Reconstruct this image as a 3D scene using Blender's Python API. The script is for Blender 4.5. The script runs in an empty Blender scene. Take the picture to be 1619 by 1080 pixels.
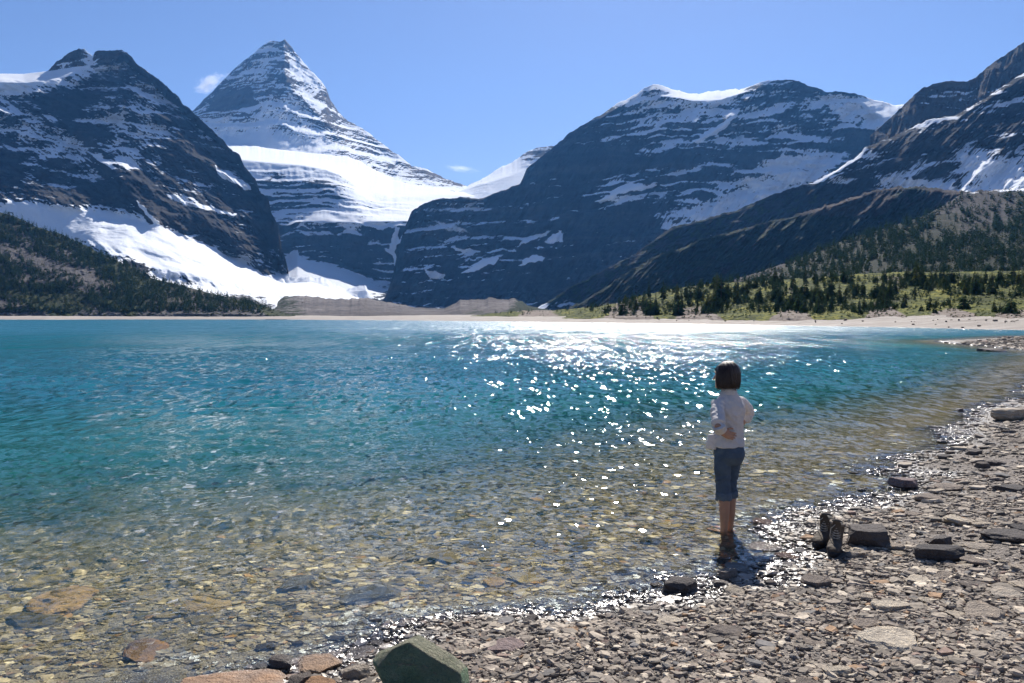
import bpy, bmesh, math, random
import numpy as np
from mathutils import Vector, Matrix

sc = bpy.context.scene
COL = bpy.context.collection
R = math.radians
rng = np.random.default_rng(20240)
random.seed(5)

# ------------------------------------------------------------------ camera geometry (photograph 1619 x 1080)
F, CX, CY, H = 1259.0, 809.5, 540.0, 2.05
PITCH = math.atan(38.0 / F)
CP, SP = math.cos(PITCH), math.sin(PITCH)
SUN_EL, SUN_AZ = R(42.0), R(10.5)
SUN = np.array([math.sin(SUN_AZ) * math.cos(SUN_EL), math.cos(SUN_AZ) * math.cos(SUN_EL), math.sin(SUN_EL)])


def P(px, py, D):
    """world point seen at photograph pixel (px, py) at forward distance D"""
    px = np.asarray(px, float); py = np.asarray(py, float)
    xc = (px - CX) / F; yc = -(py - CY) / F
    dy = CP + yc * SP
    dz = -SP + yc * CP
    s = D / dy
    return np.stack([xc * s, D + 0 * xc, H + dz * s], -1)


def P0(px, py, z=0.0):
    """where the ray through a pixel meets the level z"""
    xc = (px - CX) / F; yc = -(py - CY) / F
    dy = CP + yc * SP; dz = -SP + yc * CP
    t = (z - H) / dz
    return (xc * t, dy * t)


def unproj(p):
    v = p - np.array([0, 0, H])
    yf = v[..., 1] * CP - v[..., 2] * SP
    yu = v[..., 1] * SP + v[..., 2] * CP
    return CX + F * v[..., 0] / yf, CY - F * yu / yf


# ------------------------------------------------------------------ numpy noise
def _hash(ix, iy, iz, seed):
    h = (ix * 374761393 + iy * 668265263 + iz * 2147483647 + seed * 974711) & 0xffffffff
    h = ((h ^ (h >> 13)) * 1274126177) & 0xffffffff
    return ((h ^ (h >> 16)) & 0xffff) / 65535.0 * 2 - 1


def vnoise(x, y, z=0.0, seed=0):
    x = np.asarray(x, float); y = np.asarray(y, float)
    z = np.zeros_like(x) + z
    ix = np.floor(x).astype(np.int64); iy = np.floor(y).astype(np.int64); iz = np.floor(z).astype(np.int64)
    fx, fy, fz = x - ix, y - iy, z - iz
    fx = fx * fx * fx * (fx * (fx * 6 - 15) + 10); fy = fy * fy * fy * (fy * (fy * 6 - 15) + 10); fz = fz * fz * (3 - 2 * fz)
    flat = not np.any(iz != iz.flat[0]) and not np.any(fz)
    out = 0
    for dz in ((0,) if flat else (0, 1)):
        wz = 1.0 if flat else (fz if dz else 1 - fz)
        a = _hash(ix, iy, iz + dz, seed); b = _hash(ix + 1, iy, iz + dz, seed)
        c = _hash(ix, iy + 1, iz + dz, seed); d = _hash(ix + 1, iy + 1, iz + dz, seed)
        out = out + wz * ((a * (1 - fx) + b * fx) * (1 - fy) + (c * (1 - fx) + d * fx) * fy)
    return out


def fbm(x, y, z=0.0, oct=4, seed=0, gain=0.5):
    s = 0; a = 1.0; t = 0
    for o in range(oct):
        s = s + a * vnoise(x * 2 ** o + 17.3 * o, y * 2 ** o - 9.1 * o, (z * 2 ** o if np.any(z) else 0.0), seed + o)
        t += a; a *= gain
    return s / t * 1.5


def ridged(x, y, oct=4, seed=0, gain=0.5):
    s = 0; a = 1.0; t = 0
    for o in range(oct):
        n = 1 - np.abs(vnoise(x * 2 ** o + 5.7 * o, y * 2 ** o + 3.3 * o, 0.0, seed + o)) * 2
        s = s + a * n; t += a; a *= gain
    return s / t


def sstep(a, b, x):
    t = np.clip((x - a) / (b - a), 0, 1)
    return t * t * (3 - 2 * t)


def poly_sd(px, py, poly, closed=True):
    """signed distance to a polygon (negative inside)"""
    q = np.asarray(poly, float)
    n = len(q)
    d2 = np.full(px.shape, 1e18); inside = np.zeros(px.shape, bool)
    for i in range(n if closed else n - 1):
        ax, ay = q[i]; bx, by = q[(i + 1) % n]
        ex, ey = bx - ax, by - ay
        t = np.clip(((px - ax) * ex + (py - ay) * ey) / (ex * ex + ey * ey + 1e-12), 0, 1)
        d2 = np.minimum(d2, (px - ax - t * ex) ** 2 + (py - ay - t * ey) ** 2)
        if closed:
            c = ((ay > py) != (by > py))
            with np.errstate(divide='ignore', invalid='ignore'):
                xx = ex * (py - ay) / (ey if ey else 1e-12) + ax
            inside ^= c & (px < xx)
    d = np.sqrt(d2)
    return np.where(inside, -d, d) if closed else d


# ------------------------------------------------------------------ mesh building
def mesh_np(name, V, Fq, smooth=True, attrs=None, colors=None):
    """V (n,3); Fq: (m,k) array or list of such arrays"""
    me = bpy.data.meshes.new(name)
    V = np.ascontiguousarray(V, dtype=np.float32)
    if not isinstance(Fq, (list, tuple)):
        Fq = [Fq]
    Fq = [np.asarray(f, dtype=np.int32) for f in Fq if len(f)]
    li = np.concatenate([f.ravel() for f in Fq])
    tot = np.concatenate([np.full(len(f), f.shape[1], np.int32) for f in Fq])
    st = np.concatenate([[0], np.cumsum(tot)[:-1]]).astype(np.int32)
    me.vertices.add(len(V)); me.vertices.foreach_set('co', V.ravel())
    me.loops.add(len(li)); me.loops.foreach_set('vertex_index', li)
    me.polygons.add(len(tot)); me.polygons.foreach_set('loop_start', st); me.polygons.foreach_set('loop_total', tot)
    me.polygons.foreach_set('use_smooth', np.full(len(tot), smooth, bool))
    for k, a in (attrs or {}).items():
        at = me.attributes.new(k, 'FLOAT', 'POINT'); at.data.foreach_set('value', np.ascontiguousarray(a, dtype=np.float32).ravel())
    for k, a in (colors or {}).items():
        at = me.attributes.new(k, 'FLOAT_COLOR', 'POINT')
        c = np.ones((len(V), 4), np.float32); c[:, :3] = a
        at.data.foreach_set('color', c.ravel())
    me.update(calc_edges=True)
    me.validate(verbose=False)
    return me


def link(name, me, mat=None, parent=None):
    o = bpy.data.objects.new(name, me); COL.objects.link(o)
    if mat is not None and me is not None and not me.materials:
        me.materials.append(mat)
    if parent is not None:
        o.parent = parent
    return o


def tag(o, label=None, cat=None, group=None, kind=None):
    if label: o['label'] = label
    if cat: o['category'] = cat
    if group: o['group'] = group
    if kind: o['kind'] = kind
    return o


def grid_faces(nr, nc):
    i = np.arange(nr * nc).reshape(nr, nc)
    return np.stack([i[:-1, :-1], i[:-1, 1:], i[1:, 1:], i[1:, :-1]], -1).reshape(-1, 4)


# ------------------------------------------------------------------ node helper
class NT:
    def __init__(self, name):
        self.m = bpy.data.materials.new(name); self.m.use_nodes = True
        self.t = self.m.node_tree; self.t.nodes.clear()
        self.out = self.t.nodes.new('ShaderNodeOutputMaterial')

    def n(self, typ, ins=None, **kw):
        nd = self.t.nodes.new(typ)
        for k, v in kw.items(): setattr(nd, k, v)
        for k, v in (ins or {}).items():
            self.set(nd.inputs[k], v)
        return nd

    def set(self, sock, v):
        if hasattr(v, 'is_output') or isinstance(v, bpy.types.NodeSocket):
            self.t.links.new(v, sock)
        elif hasattr(v, 'outputs'):
            self.t.links.new(v.outputs[0], sock)
        else:
            sock.default_value = v

    def math(self, op, a, b=0.0, c=None, clamp=False):
        nd = self.n('ShaderNodeMath', operation=op, use_clamp=clamp)
        self.set(nd.inputs[0], a); self.set(nd.inputs[1], b)
        if c is not None: self.set(nd.inputs[2], c)
        return nd.outputs[0]

    def mix(self, f, a, b, blend='MIX'):
        nd = self.n('ShaderNodeMix', data_type='RGBA', blend_type=blend)
        self.set(nd.inputs[0], f); self.set(nd.inputs[6], a); self.set(nd.inputs[7], b)
        return nd.outputs[2]

    def ramp(self, f, stops):
        nd = self.n('ShaderNodeValToRGB'); self.set(nd.inputs[0], f)
        e = nd.color_ramp.elements
        while len(e) < len(stops): e.new(0.5)
        for el, (p, c) in zip(e, stops):
            el.position = p; el.color = (*c, 1) if len(c) == 3 else c
        return nd.outputs[0]

    def maprange(self, v, a, b, c=0.0, d=1.0, smooth=True):
        nd = self.n('ShaderNodeMapRange', interpolation_type='SMOOTHSTEP' if smooth else 'LINEAR')
        for i, x in enumerate((v, a, b, c, d)): self.set(nd.inputs[i], x)
        return nd.outputs[0]

    def attr(self, name):
        return self.n('ShaderNodeAttribute', attribute_name=name)

    def noise(self, vec, scale, detail=4.0, rough=0.55, **kw):
        nd = self.n('ShaderNodeTexNoise', {'Scale': scale, 'Detail': detail, 'Roughness': rough}, **kw)
        if vec is not None: self.set(nd.inputs['Vector'], vec)
        return nd.outputs[0]

    def vscale(self, vec, s):
        nd = self.n('ShaderNodeVectorMath', operation='MULTIPLY'); self.set(nd.inputs[0], vec); nd.inputs[1].default_value = s
        return nd.outputs[0]

    def pos(self):
        return self.n('ShaderNodeNewGeometry').outputs['Position']

    def bump(self, h, dist, strength=1.0, normal=None):
        nd = self.n('ShaderNodeBump', {'Height': h, 'Distance': dist, 'Strength': strength})
        if normal is not None: self.set(nd.inputs['Normal'], normal)
        return nd.outputs[0]

    def bsdf(self, color, rough=0.8, normal=None, spec=0.3, **kw):
        b = self.n('ShaderNodeBsdfPrincipled'); self.set(b.inputs['Base Color'], color); self.set(b.inputs['Roughness'], rough)
        self.set(b.inputs['Specular IOR Level'], spec)
        for k, v in kw.items(): self.set(b.inputs[k.replace('_', ' ')], v)
        if normal is not None: self.set(b.inputs['Normal'], normal)
        self.t.links.new(b.outputs[0], self.out.inputs[0])
        return b
# ------------------------------------------------------------------ mountains
def mat_mountain(name, c1, c2, c3, snowc=(0.86, 0.88, 0.92), veg=None):
    N = NT(name); pos = N.pos()
    band = N.noise(N.vscale(pos, (0.0012, 0.0012, 0.03)), 1.0, 6, 0.6)
    blot = N.noise(N.vscale(pos, (0.012, 0.012, 0.012)), 1.0, 5, 0.6)
    streak = N.noise(N.vscale(pos, (0.06, 0.06, 0.008)), 1.0, 4, 0.6)
    f = N.math('MULTIPLY_ADD', band, 0.6, N.math('MULTIPLY', blot, 0.5))
    col = N.ramp(f, [(0.36, c1), (0.54, c2), (0.72, c3)])
    col = N.mix(N.maprange(streak, 0.45, 0.7, 0.0, 0.55), col, (c1[0] * 0.6, c1[1] * 0.6, c1[2] * 0.6, 1))
    v = N.attr('veg').outputs['Fac']
    vn = N.noise(N.vscale(pos, (0.05, 0.05, 0.05)), 1.0, 6, 0.65)
    gcol = N.ramp(vn, [(0.35, (0.012, 0.022, 0.012)), (0.6, (0.03, 0.042, 0.018)), (0.75, (0.075, 0.078, 0.028))])
    vf = N.maprange(N.math('ADD', v, N.math('MULTIPLY', N.math('SUBTRACT', vn, 0.5), 1.0)), 0.42, 0.58)
    col = N.mix(vf, col, gcol)
    s = N.attr('snow').outputs['Fac']
    sn1 = N.noise(N.vscale(pos, (0.016, 0.016, 0.085)), 1.0, 6, 0.68)
    sn2 = N.noise(N.vscale(pos, (0.07, 0.07, 0.10)), 1.0, 4, 0.6)
    sv = N.math('ADD', s, N.math('ADD', N.math('MULTIPLY', N.math('SUBTRACT', sn1, 0.5), 0.55), N.math('MULTIPLY', N.math('SUBTRACT', sn2, 0.5), 0.6)))
    sf = N.maprange(sv, 0.44, 0.58)
    scol = N.mix(N.noise(N.vscale(pos, (0.02, 0.02, 0.04)), 1.0, 4, 0.6), (*snowc, 1), (snowc[0] * 0.86, snowc[1] * 0.88, snowc[2] * 0.9, 1))
    col = N.mix(sf, col, scol)
    bh = N.math('ADD', N.math('MULTIPLY', N.noise(N.vscale(pos, (0.05, 0.05, 0.16)), 1.0, 7, 0.65), 1.0), N.math('MULTIPLY', sf, 0.12))
    bstr = N.math('MULTIPLY_ADD', sf, -0.75, 1.0)
    nb = N.n('ShaderNodeBump', {'Height': bh, 'Distance': 14.0, 'Strength': bstr})
    N.bsdf(col, 0.95, nb.outputs[0], 0.1)
    return N.m


M_ROCK = mat_mountain('grey banded rock and snow', (0.013, 0.015, 0.021), (0.031, 0.032, 0.040), (0.08, 0.07, 0.066))
M_PYR = mat_mountain('pale banded rock and snow', (0.06, 0.054, 0.056), (0.11, 0.092, 0.084), (0.17, 0.135, 0.115))
M_BROWN = mat_mountain('brown rock', (0.03, 0.024, 0.023), (0.065, 0.05, 0.043), (0.12, 0.09, 0.073))
M_MORAINE = mat_mountain('moraine rubble', (0.06, 0.054, 0.057), (0.13, 0.115, 0.113), (0.25, 0.225, 0.215))


def chain(pts):
    a = np.array(pts, float)
    return a


def ip(c, x, k):
    return np.interp(x, c[:, 0], c[:, k])


def soft_poly(px, py, poly, soft=4.0, wob=3.0, seed=0):
    wx = px + wob * fbm(px / 14, py / 14, 0, 3, seed + 91); wy = py + wob * fbm(px / 14, py / 14, 0, 3, seed + 57)
    return 1 - sstep(-soft, soft, poly_sd(wx, wy, poly))


def rbf(px, py, pts, sig):
    num = 0; den = 1e-9
    for x, y, v in pts:
        w = np.exp(-((px - x) ** 2 + (1.5 * (py - y)) ** 2) / (2 * sig * sig)) + 1e-7
        num = num + w * v; den = den + w
    return num / den


def sheet(name, chains, x0, x1, step, mat, relief, label, jag=1.5, seed=1, snow=None, veg=None, back=(500, 0.62, 8), strata=None, spurs=None, slopew=0.9, drop=1.4, polys=None, blotch=0.0, soff=0.0, smoothx=True, jagx=None, vstep=1.4, cat='mountain'):
    """A mountain side: depth profiles along every azimuth, between named contour chains (pixel x, pixel y, distance),
    displaced towards and away from the viewer by gullies and strata, with a real back slope behind the ridge."""
    ch = [np.array(c, float) for c in chains]
    xs = np.arange(x0, x1 + step, step)
    Y = [ip(c, xs, 1) for c in ch]; Dd = [ip(c, xs, 2) for c in ch]
    kw = np.ones(15) / 15.0
    if smoothx: Dd = [np.convolve(np.pad(d, 7, mode='edge'), kw, mode='valid') for d in Dd]
    jg = fbm(xs / 9.0, 0 * xs + seed, 0, 4, seed + 3, 0.6)
    Y[0] = Y[0] + jag * jg * (sstep(jagx, jagx + 70, xs) if jagx is not None else 1.0)
    for k in range(1, len(ch)):
        Y[k] = np.maximum(Y[k], Y[k - 1] + 0.5)
    py = [Y[0]]; D = [Dd[0]]
    for k in range(len(ch) - 1):
        gap = np.max(Y[k + 1] - Y[k]); n = max(3, int(gap / vstep))
        for j in range(1, n + 1):
            t = j / n
            py.append(Y[k] * (1 - t) + Y[k + 1] * t); D.append(Dd[k] * (1 - t) + Dd[k + 1] * t)
    py = np.array(py); D = np.array(D); px = np.broadcast_to(xs, py.shape).copy()
    # soften the kinks of the depth profile
    for _ in range(3):
        Ds = D.copy(); Ds[1:-1] = (D[:-2] + 2 * D[1:-1] + D[2:]) / 4; D = Ds
    base = P(px, py, D)
    Dm = float(D.mean()); mpp = Dm / F            # metres per photo pixel
    a = (px - CX) * mpp; z = base[..., 2]
    rowt = sstep(0.0, 14.0, py - py[0:1])          # no relief right on the ridge line
    smooth_ = np.zeros_like(D)
    if snow is not None: smooth_ = sstep(0.72, 0.95, rbf(px, py, snow[0], snow[1]))
    for pl, val, soft in (polys or []):
        if val > 0.9: smooth_ = np.maximum(smooth_, 1 - sstep(-6, 9, poly_sd(px, py, pl)))
    dD = np.zeros_like(D)
    rel, rs, rz, skew = relief                      # amplitude m, width m, height m, skew
    rowt = rowt * (1 - 0.95 * smooth_)
    u = a + skew * z
    dD -= rel * rowt * (ridged(u / rs, z / rz, 5, seed + 11, 0.55) - 0.35)
    dD -= 0.5 * rel * rowt * fbm(u / (rs * 0.35), z / (rz * 0.3), 0, 5, seed + 23, 0.65)
    dD -= 0.3 * rel * rowt * (ridged(u / (rs * 0.16), z / (rz * 0.35), 3, seed + 37, 0.6) - 0.4)
    led = np.zeros_like(D)
    for (per, amp, tilt) in (strata or []):
        zz = z + tilt * a + per * 0.8 * fbm(a / (per * 7), z / (per * 5), 0, 3, seed + int(per)) + per * 0.25 * fbm(a / (per * 1.2), z / per, 0, 3, seed + 2 + int(per))
        fr = np.mod(zz / per, 1.0)
        e = np.clip(fr / 0.3, 0, 1); e = e * e * (3 - 2 * e)
        m = np.clip(0.75 + 0.9 * fbm(a / (per * 9), z / (per * 3), 0, 3, seed + 31 + int(per)), 0, 1.4)
        dD += rowt * amp * m * (e - fr)
        led += (1 - sstep(0.16, 0.4, fr)) * m * min(1, amp / 12)
    for (line, w, amp) in (spurs or []):
        # a rib standing out along a line, with the steep side to the left and below
        q = np.array(line, float)
        d = poly_sd(px, py, q, closed=False)
        dD -= amp * np.exp(-(d / w) ** 1.5)
    dD -= smooth_ * sstep(0.0, 8.0, py - py[0:1]) * (0.35 * rel * fbm(a / 130, D / 170, 0, 3, seed + 88) + 0.06 * rel * fbm(a / 26, D / 26, 0, 4, seed + 89))
    D2 = D + dD
    gully = np.clip(dD / (rel + 1e-6), -1, 1)
    W = P(px, py, D2)
    gu = np.gradient(W, axis=1); gv = np.gradient(W, axis=0)
    nrm = np.cross(gv, gu); nrm /= np.linalg.norm(nrm, axis=-1, keepdims=True) + 1e-9
    nz = np.abs(nrm[..., 2])
    sn = np.zeros_like(D)
    if snow is not None:
        b = rbf(px, py, snow[0], snow[1])
        sn = b + 0.20 * fbm(a / 45, z / (16 + 22 * blotch), 0, 5, seed + 70) + (0.22 - 0.10 * blotch) * (led - 0.5) + 0.16 * gully * (b < 0.9) + slopew * (nz - 0.66) * 0.6
        sn = np.where(b > 0.93, np.maximum(sn, b), sn + soff)
    for i, (pl, val, soft) in enumerate(polys or []):
        m = soft_poly(px, py, pl, soft, soft * 1.2, seed + i)
        sn = sn * (1 - m) + val * m
    vg = np.zeros_like(D) if veg is None else rbf(px, py, veg[0], veg[1])
    # back slope
    nb = back[2]
    bk = []
    for j in range(nb, 0, -1):
        t = back[0] * (j / nb) ** 1.3
        r = W[0].copy(); k = 1 + t / r[:, 1]
        r[:, 0] *= k; r[:, 1] += t; r[:, 2] = np.maximum(r[:, 2] - t * back[1] * (1 + 0.25 * fbm(xs / 30, 0 * xs + j, 0, 3, seed + 40)), -2)
        bk.append(r)
    W = np.concatenate([np.array(bk), W]) if nb else W
    pad = lambda q: np.concatenate([np.repeat(q[:1], nb, 0), q])
    Fq = grid_faces(W.shape[0], W.shape[1])
    me = mesh_np(name, W.reshape(-1, 3), Fq[:, ::-1], True, {'snow': pad(sn).ravel(), 'veg': pad(vg).ravel()})
    o = link(name, me, mat)
    tag(o, label, cat, kind='structure')
    return dict(o=o, px=px, py=py, W=W[nb:], nz=nz)


MS = 1.35      # photo pixels per mesh column
ST = [(95, 34, 0.05), (38, 13, 0.05), (15, 5, 0.05)]

# pyramid peak, far behind
sheet('pyramid_mountain',
      [[(296, 178, 4600), (305, 174, 4600), (320.5, 159, 4590), (333.5, 148, 4580), (355, 124, 4560), (377, 102, 4540), (394, 89, 4520), (412, 74, 4510), (427, 64.5, 4500),
        (440, 66.5, 4500), (451, 63, 4500), (462, 76, 4560), (470.6, 87, 4580), (481, 100, 4620), (492, 113, 4660), (507.6, 128, 4700), (516, 141, 4710), (523, 159, 4710), (534, 176, 4700),
        (551, 191, 4680), (573, 202, 4640), (594.6, 220, 4600), (612, 233, 4560), (634, 248, 4500), (651, 263, 4450), (673, 267.6, 4400), (700, 280.6, 4350), (730, 291, 4300), (770, 306, 4250)],
       [(296, 226, 4010), (357, 226, 3920), (399, 231, 3890), (442, 237, 3870), (486, 241.5, 3890), (551, 248, 3960), (594, 270, 4060), (621, 285, 4050), (660, 294, 4050), (695, 300, 4050), (770, 312, 4050)],
       [(296, 250, 3700), (357, 250, 3700), (442, 258, 3700), (551, 275, 3700), (621, 310, 3800), (695, 325, 3800), (770, 335, 3800)]],
      296, 770, 1.0, M_PYR, (34, 110, 260, -0.5), 'tall snowy pyramid-shaped peak behind the glacier', jag=1.6, seed=3,
      snow=([(427, 75, .62), (452, 70, .45), (380, 120, .6), (345, 160, .42), (320, 175, .40), (400, 110, .62), (420, 140, .42), (380, 175, .40), (440, 120, .42), (470, 115, .75), (490, 130, .7), (500, 165, .62), (515, 160, .35),
             (440, 180, .78), (420, 215, .86), (380, 210, .8), (345, 205, .75), (480, 220, .72), (460, 200, .6), (530, 200, .42), (560, 215, .40), (540, 235, .5), (590, 235, .38), (620, 255, .4), (650, 275, .36), (600, 262, .5), (700, 290, .4), (500, 235, .9), (440, 235, 1.0), (400, 228, 1.0)], 17),
      strata=[(150, 40, 0.06), (60, 22, 0.06), (22, 8, 0.06)], polys=[([(457, 96), (470, 97), (508, 134), (512, 140), (490, 132), (462, 118)], 0.85, 2.5), ([(468, 140), (480, 143), (512, 172), (506, 178), (484, 164)], 0.85, 2.5),
             ([(335, 148), (352, 140), (396, 140), (400, 158), (376, 178), (338, 176), (318, 178)], 0.34, 5)],
      spurs=[([(449, 70), (446, 108), (462, 140), (500, 180), (545, 222)], 9, 40)], back=(900, 0.8, 6))

# small peak on the saddle
sheet('saddle_mountain',
      [[(700, 308, 3950), (730, 301, 3950), (744, 291, 3950), (767, 281, 3950), (787, 267, 3960), (810, 255.6, 3980), (833, 240, 4000), (849, 234, 4000), (872, 230, 4000), (900, 232, 4000), (960, 245, 4000)],
       [(700, 309, 3900), (744, 297, 3800), (767, 290, 3700), (800, 280, 3720), (833, 268, 3800), (872, 260, 3850), (960, 275, 3850)],
       [(700, 330, 3500), (767, 320, 3450), (833, 310, 3500), (960, 320, 3500)]],
      700, 960, 1.35, M_PYR, (14, 90, 120, -0.4), 'small snow-dusted peak in the saddle right of the pyramid peak', seed=8,
      snow=([(740, 300, 1), (770, 290, .9), (800, 272, 1.), (815, 262, .9), (790, 268, .55), (835, 245, .45), (860, 240, .42), (850, 262, .5), (900, 260, .5), (800, 295, .9), (750, 292, .3)], 14),
      strata=[(60, 14, 0), (22, 6, 0)], back=(700, 0.6, 5))

# glacier and headwall
sheet('glacier_headwall',
      [[(330, 222, 3860), (357, 225, 3860), (399, 230.6, 3840), (442, 237, 3820), (486, 241.5, 3830), (551, 248, 3900), (568, 254.5, 3930), (594.6, 270, 3950), (621, 285, 3900), (660, 294, 3850), (695, 300, 3800), (720, 303, 3780), (790, 305, 3780)],
       [(330, 248, 3240), (381, 252, 3220), (416, 256, 3210), (477, 261, 3200), (516, 268, 3200), (538, 276, 3200), (560, 291, 3250), (580, 304, 3300), (620, 312, 3330), (660, 309, 3500), (700, 308, 3600), (790, 312, 3600)],
       [(330, 288, 3075), (420, 288, 3060), (480, 288, 3060), (538, 296, 3060), (560, 305, 3120), (590, 318, 3160), (620, 326, 3160), (660, 322, 3300), (700, 318, 3450), (790, 330, 3450)],
       [(330, 330, 2965), (420, 330, 2955), (500, 330, 2955), (560, 330, 2960), (600, 342, 2960), (640, 342, 2960), (700, 340, 2960), (790, 345, 2960)],
       [(330, 349, 2885), (440, 350, 2870), (500, 351, 2840), (560, 351, 2840), (620, 350, 2840), (640, 350, 2840), (790, 350, 2860)],
       [(330, 415, 2790), (440, 418, 2780), (470, 402, 2775), (490, 408, 2775), (540, 422, 2770), (580, 440, 2760), (640, 450, 2740), (790, 455, 2740)],
       [(330, 470, 2380), (450, 470, 2380), (590, 475, 2420), (640, 480, 2450), (790, 482, 2450)],
       [(330, 508, 1500), (790, 508, 1500)]],
      330, 790, MS, M_ROCK, (10, 80, 220, 0.0), 'glacier and dark headwall cliff below the pyramid peak', jag=0.6, seed=14,
      snow=([(350, 235, 1), (400, 242, 1), (450, 250, 1), (500, 255, 1), (550, 262, 1), (600, 290, 1), (640, 300, 1), (700, 305, 1), (580, 300, 1), (610, 320, .72), (640, 320, .6), (670, 310, 1), (590, 335, .5), (600, 300, 1), (600, 318, .6), (575, 316, .7), (650, 330, .4), (690, 324, .55), (630, 334, .45),
             (410, 265, .75), (470, 272, .72), (520, 278, .7), (440, 292, .2), (500, 292, .15), (535, 295, .2), (560, 300, .8), (440, 308, .75), (500, 306, .72), (550, 318, .8), (430, 325, .22), (470, 322, .3), (520, 324, .45),
             (430, 343, .5), (480, 345, .6), (520, 344, .85), (556, 347, .8), (600, 345, .8), (640, 338, .6), (450, 370, .18), (520, 375, .16), (600, 375, .18), (640, 400, .2), (680, 380, .2), (430, 400, .2), (500, 400, .14), (560, 410, .2),
             (470, 420, .85), (500, 435, .95), (540, 445, .95), (570, 455, .9), (430, 440, .6), (610, 430, .5), (600, 455, .45), (640, 440, .42), (650, 470, .1), (600, 480, .0), (500, 490, 0), (700, 480, 0)], 15),
      strata=[(60, 20, 0.0), (24, 9, 0.0)],
      polys=[([(625, 360), (631, 362), (628, 385), (624, 398), (632, 412), (642, 400), (655, 388), (657, 391), (645, 408), (640, 420), (642, 440), (630, 448), (622, 452), (630, 425), (618, 405), (606, 393), (618, 395)], 0.95, 2.2),
             ([(462, 402), (470, 398), (480, 408), (540, 428), (590, 452), (590, 475), (430, 475), (445, 450)], 0.95, 5),
             ([(486, 348), (500, 338), (510, 341), (514, 338), (530, 350)], 0.97, 2), ([(545, 351), (556, 341), (562, 350)], .97, 2), ([(575, 352), (600, 342), (622, 350)], .97, 2)],
      back=(500, 0.3, 4))

# left massif: summit block behind the hanging glacier
sheet('left_summit_mountain',
      [[(40, 138, 2480), (60, 125, 2480), (75, 112, 2480), (81, 104.5, 2480), (100, 90.5, 2470), (113, 82, 2460), (124, 76.7, 2450), (133, 77.6, 2450), (141, 84, 2450), (147, 88.7, 2450), (150, 83, 2440), (157, 79.5, 2430),
        (172, 80, 2410), (192.6, 79.4, 2390), (200, 83, 2385), (209, 91.5, 2380), (216, 100.7, 2370), (228, 109, 2360), (245, 122, 2350)],
       [(40, 140, 2465), (100, 112, 2430), (147, 106, 2410), (190, 100, 2360), (245, 135, 2320)],
       [(40, 175, 2380), (147, 150, 2330), (245, 165, 2270)]],
      40, 245, 1.0, M_BROWN, (9, 40, 90, 0.0), 'twin rocky summit blocks above the hanging glacier at left', jag=2.0, seed=21,
      snow=([(85, 108, .35), (100, 100, .35), (115, 98, .55), (124, 80, .35), (125, 92, .3), (138, 82, .9), (145, 90, .9), (140, 100, .85), (160, 88, .1), (175, 88, .15), (170, 100, .6), (195, 90, .4), (185, 100, .7), (215, 110, .4), (100, 112, .8), (130, 108, .9)], 8),
      strata=[(30, 8, 0.1), (12, 4, .1)], back=(700, 0.7, 5))

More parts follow.
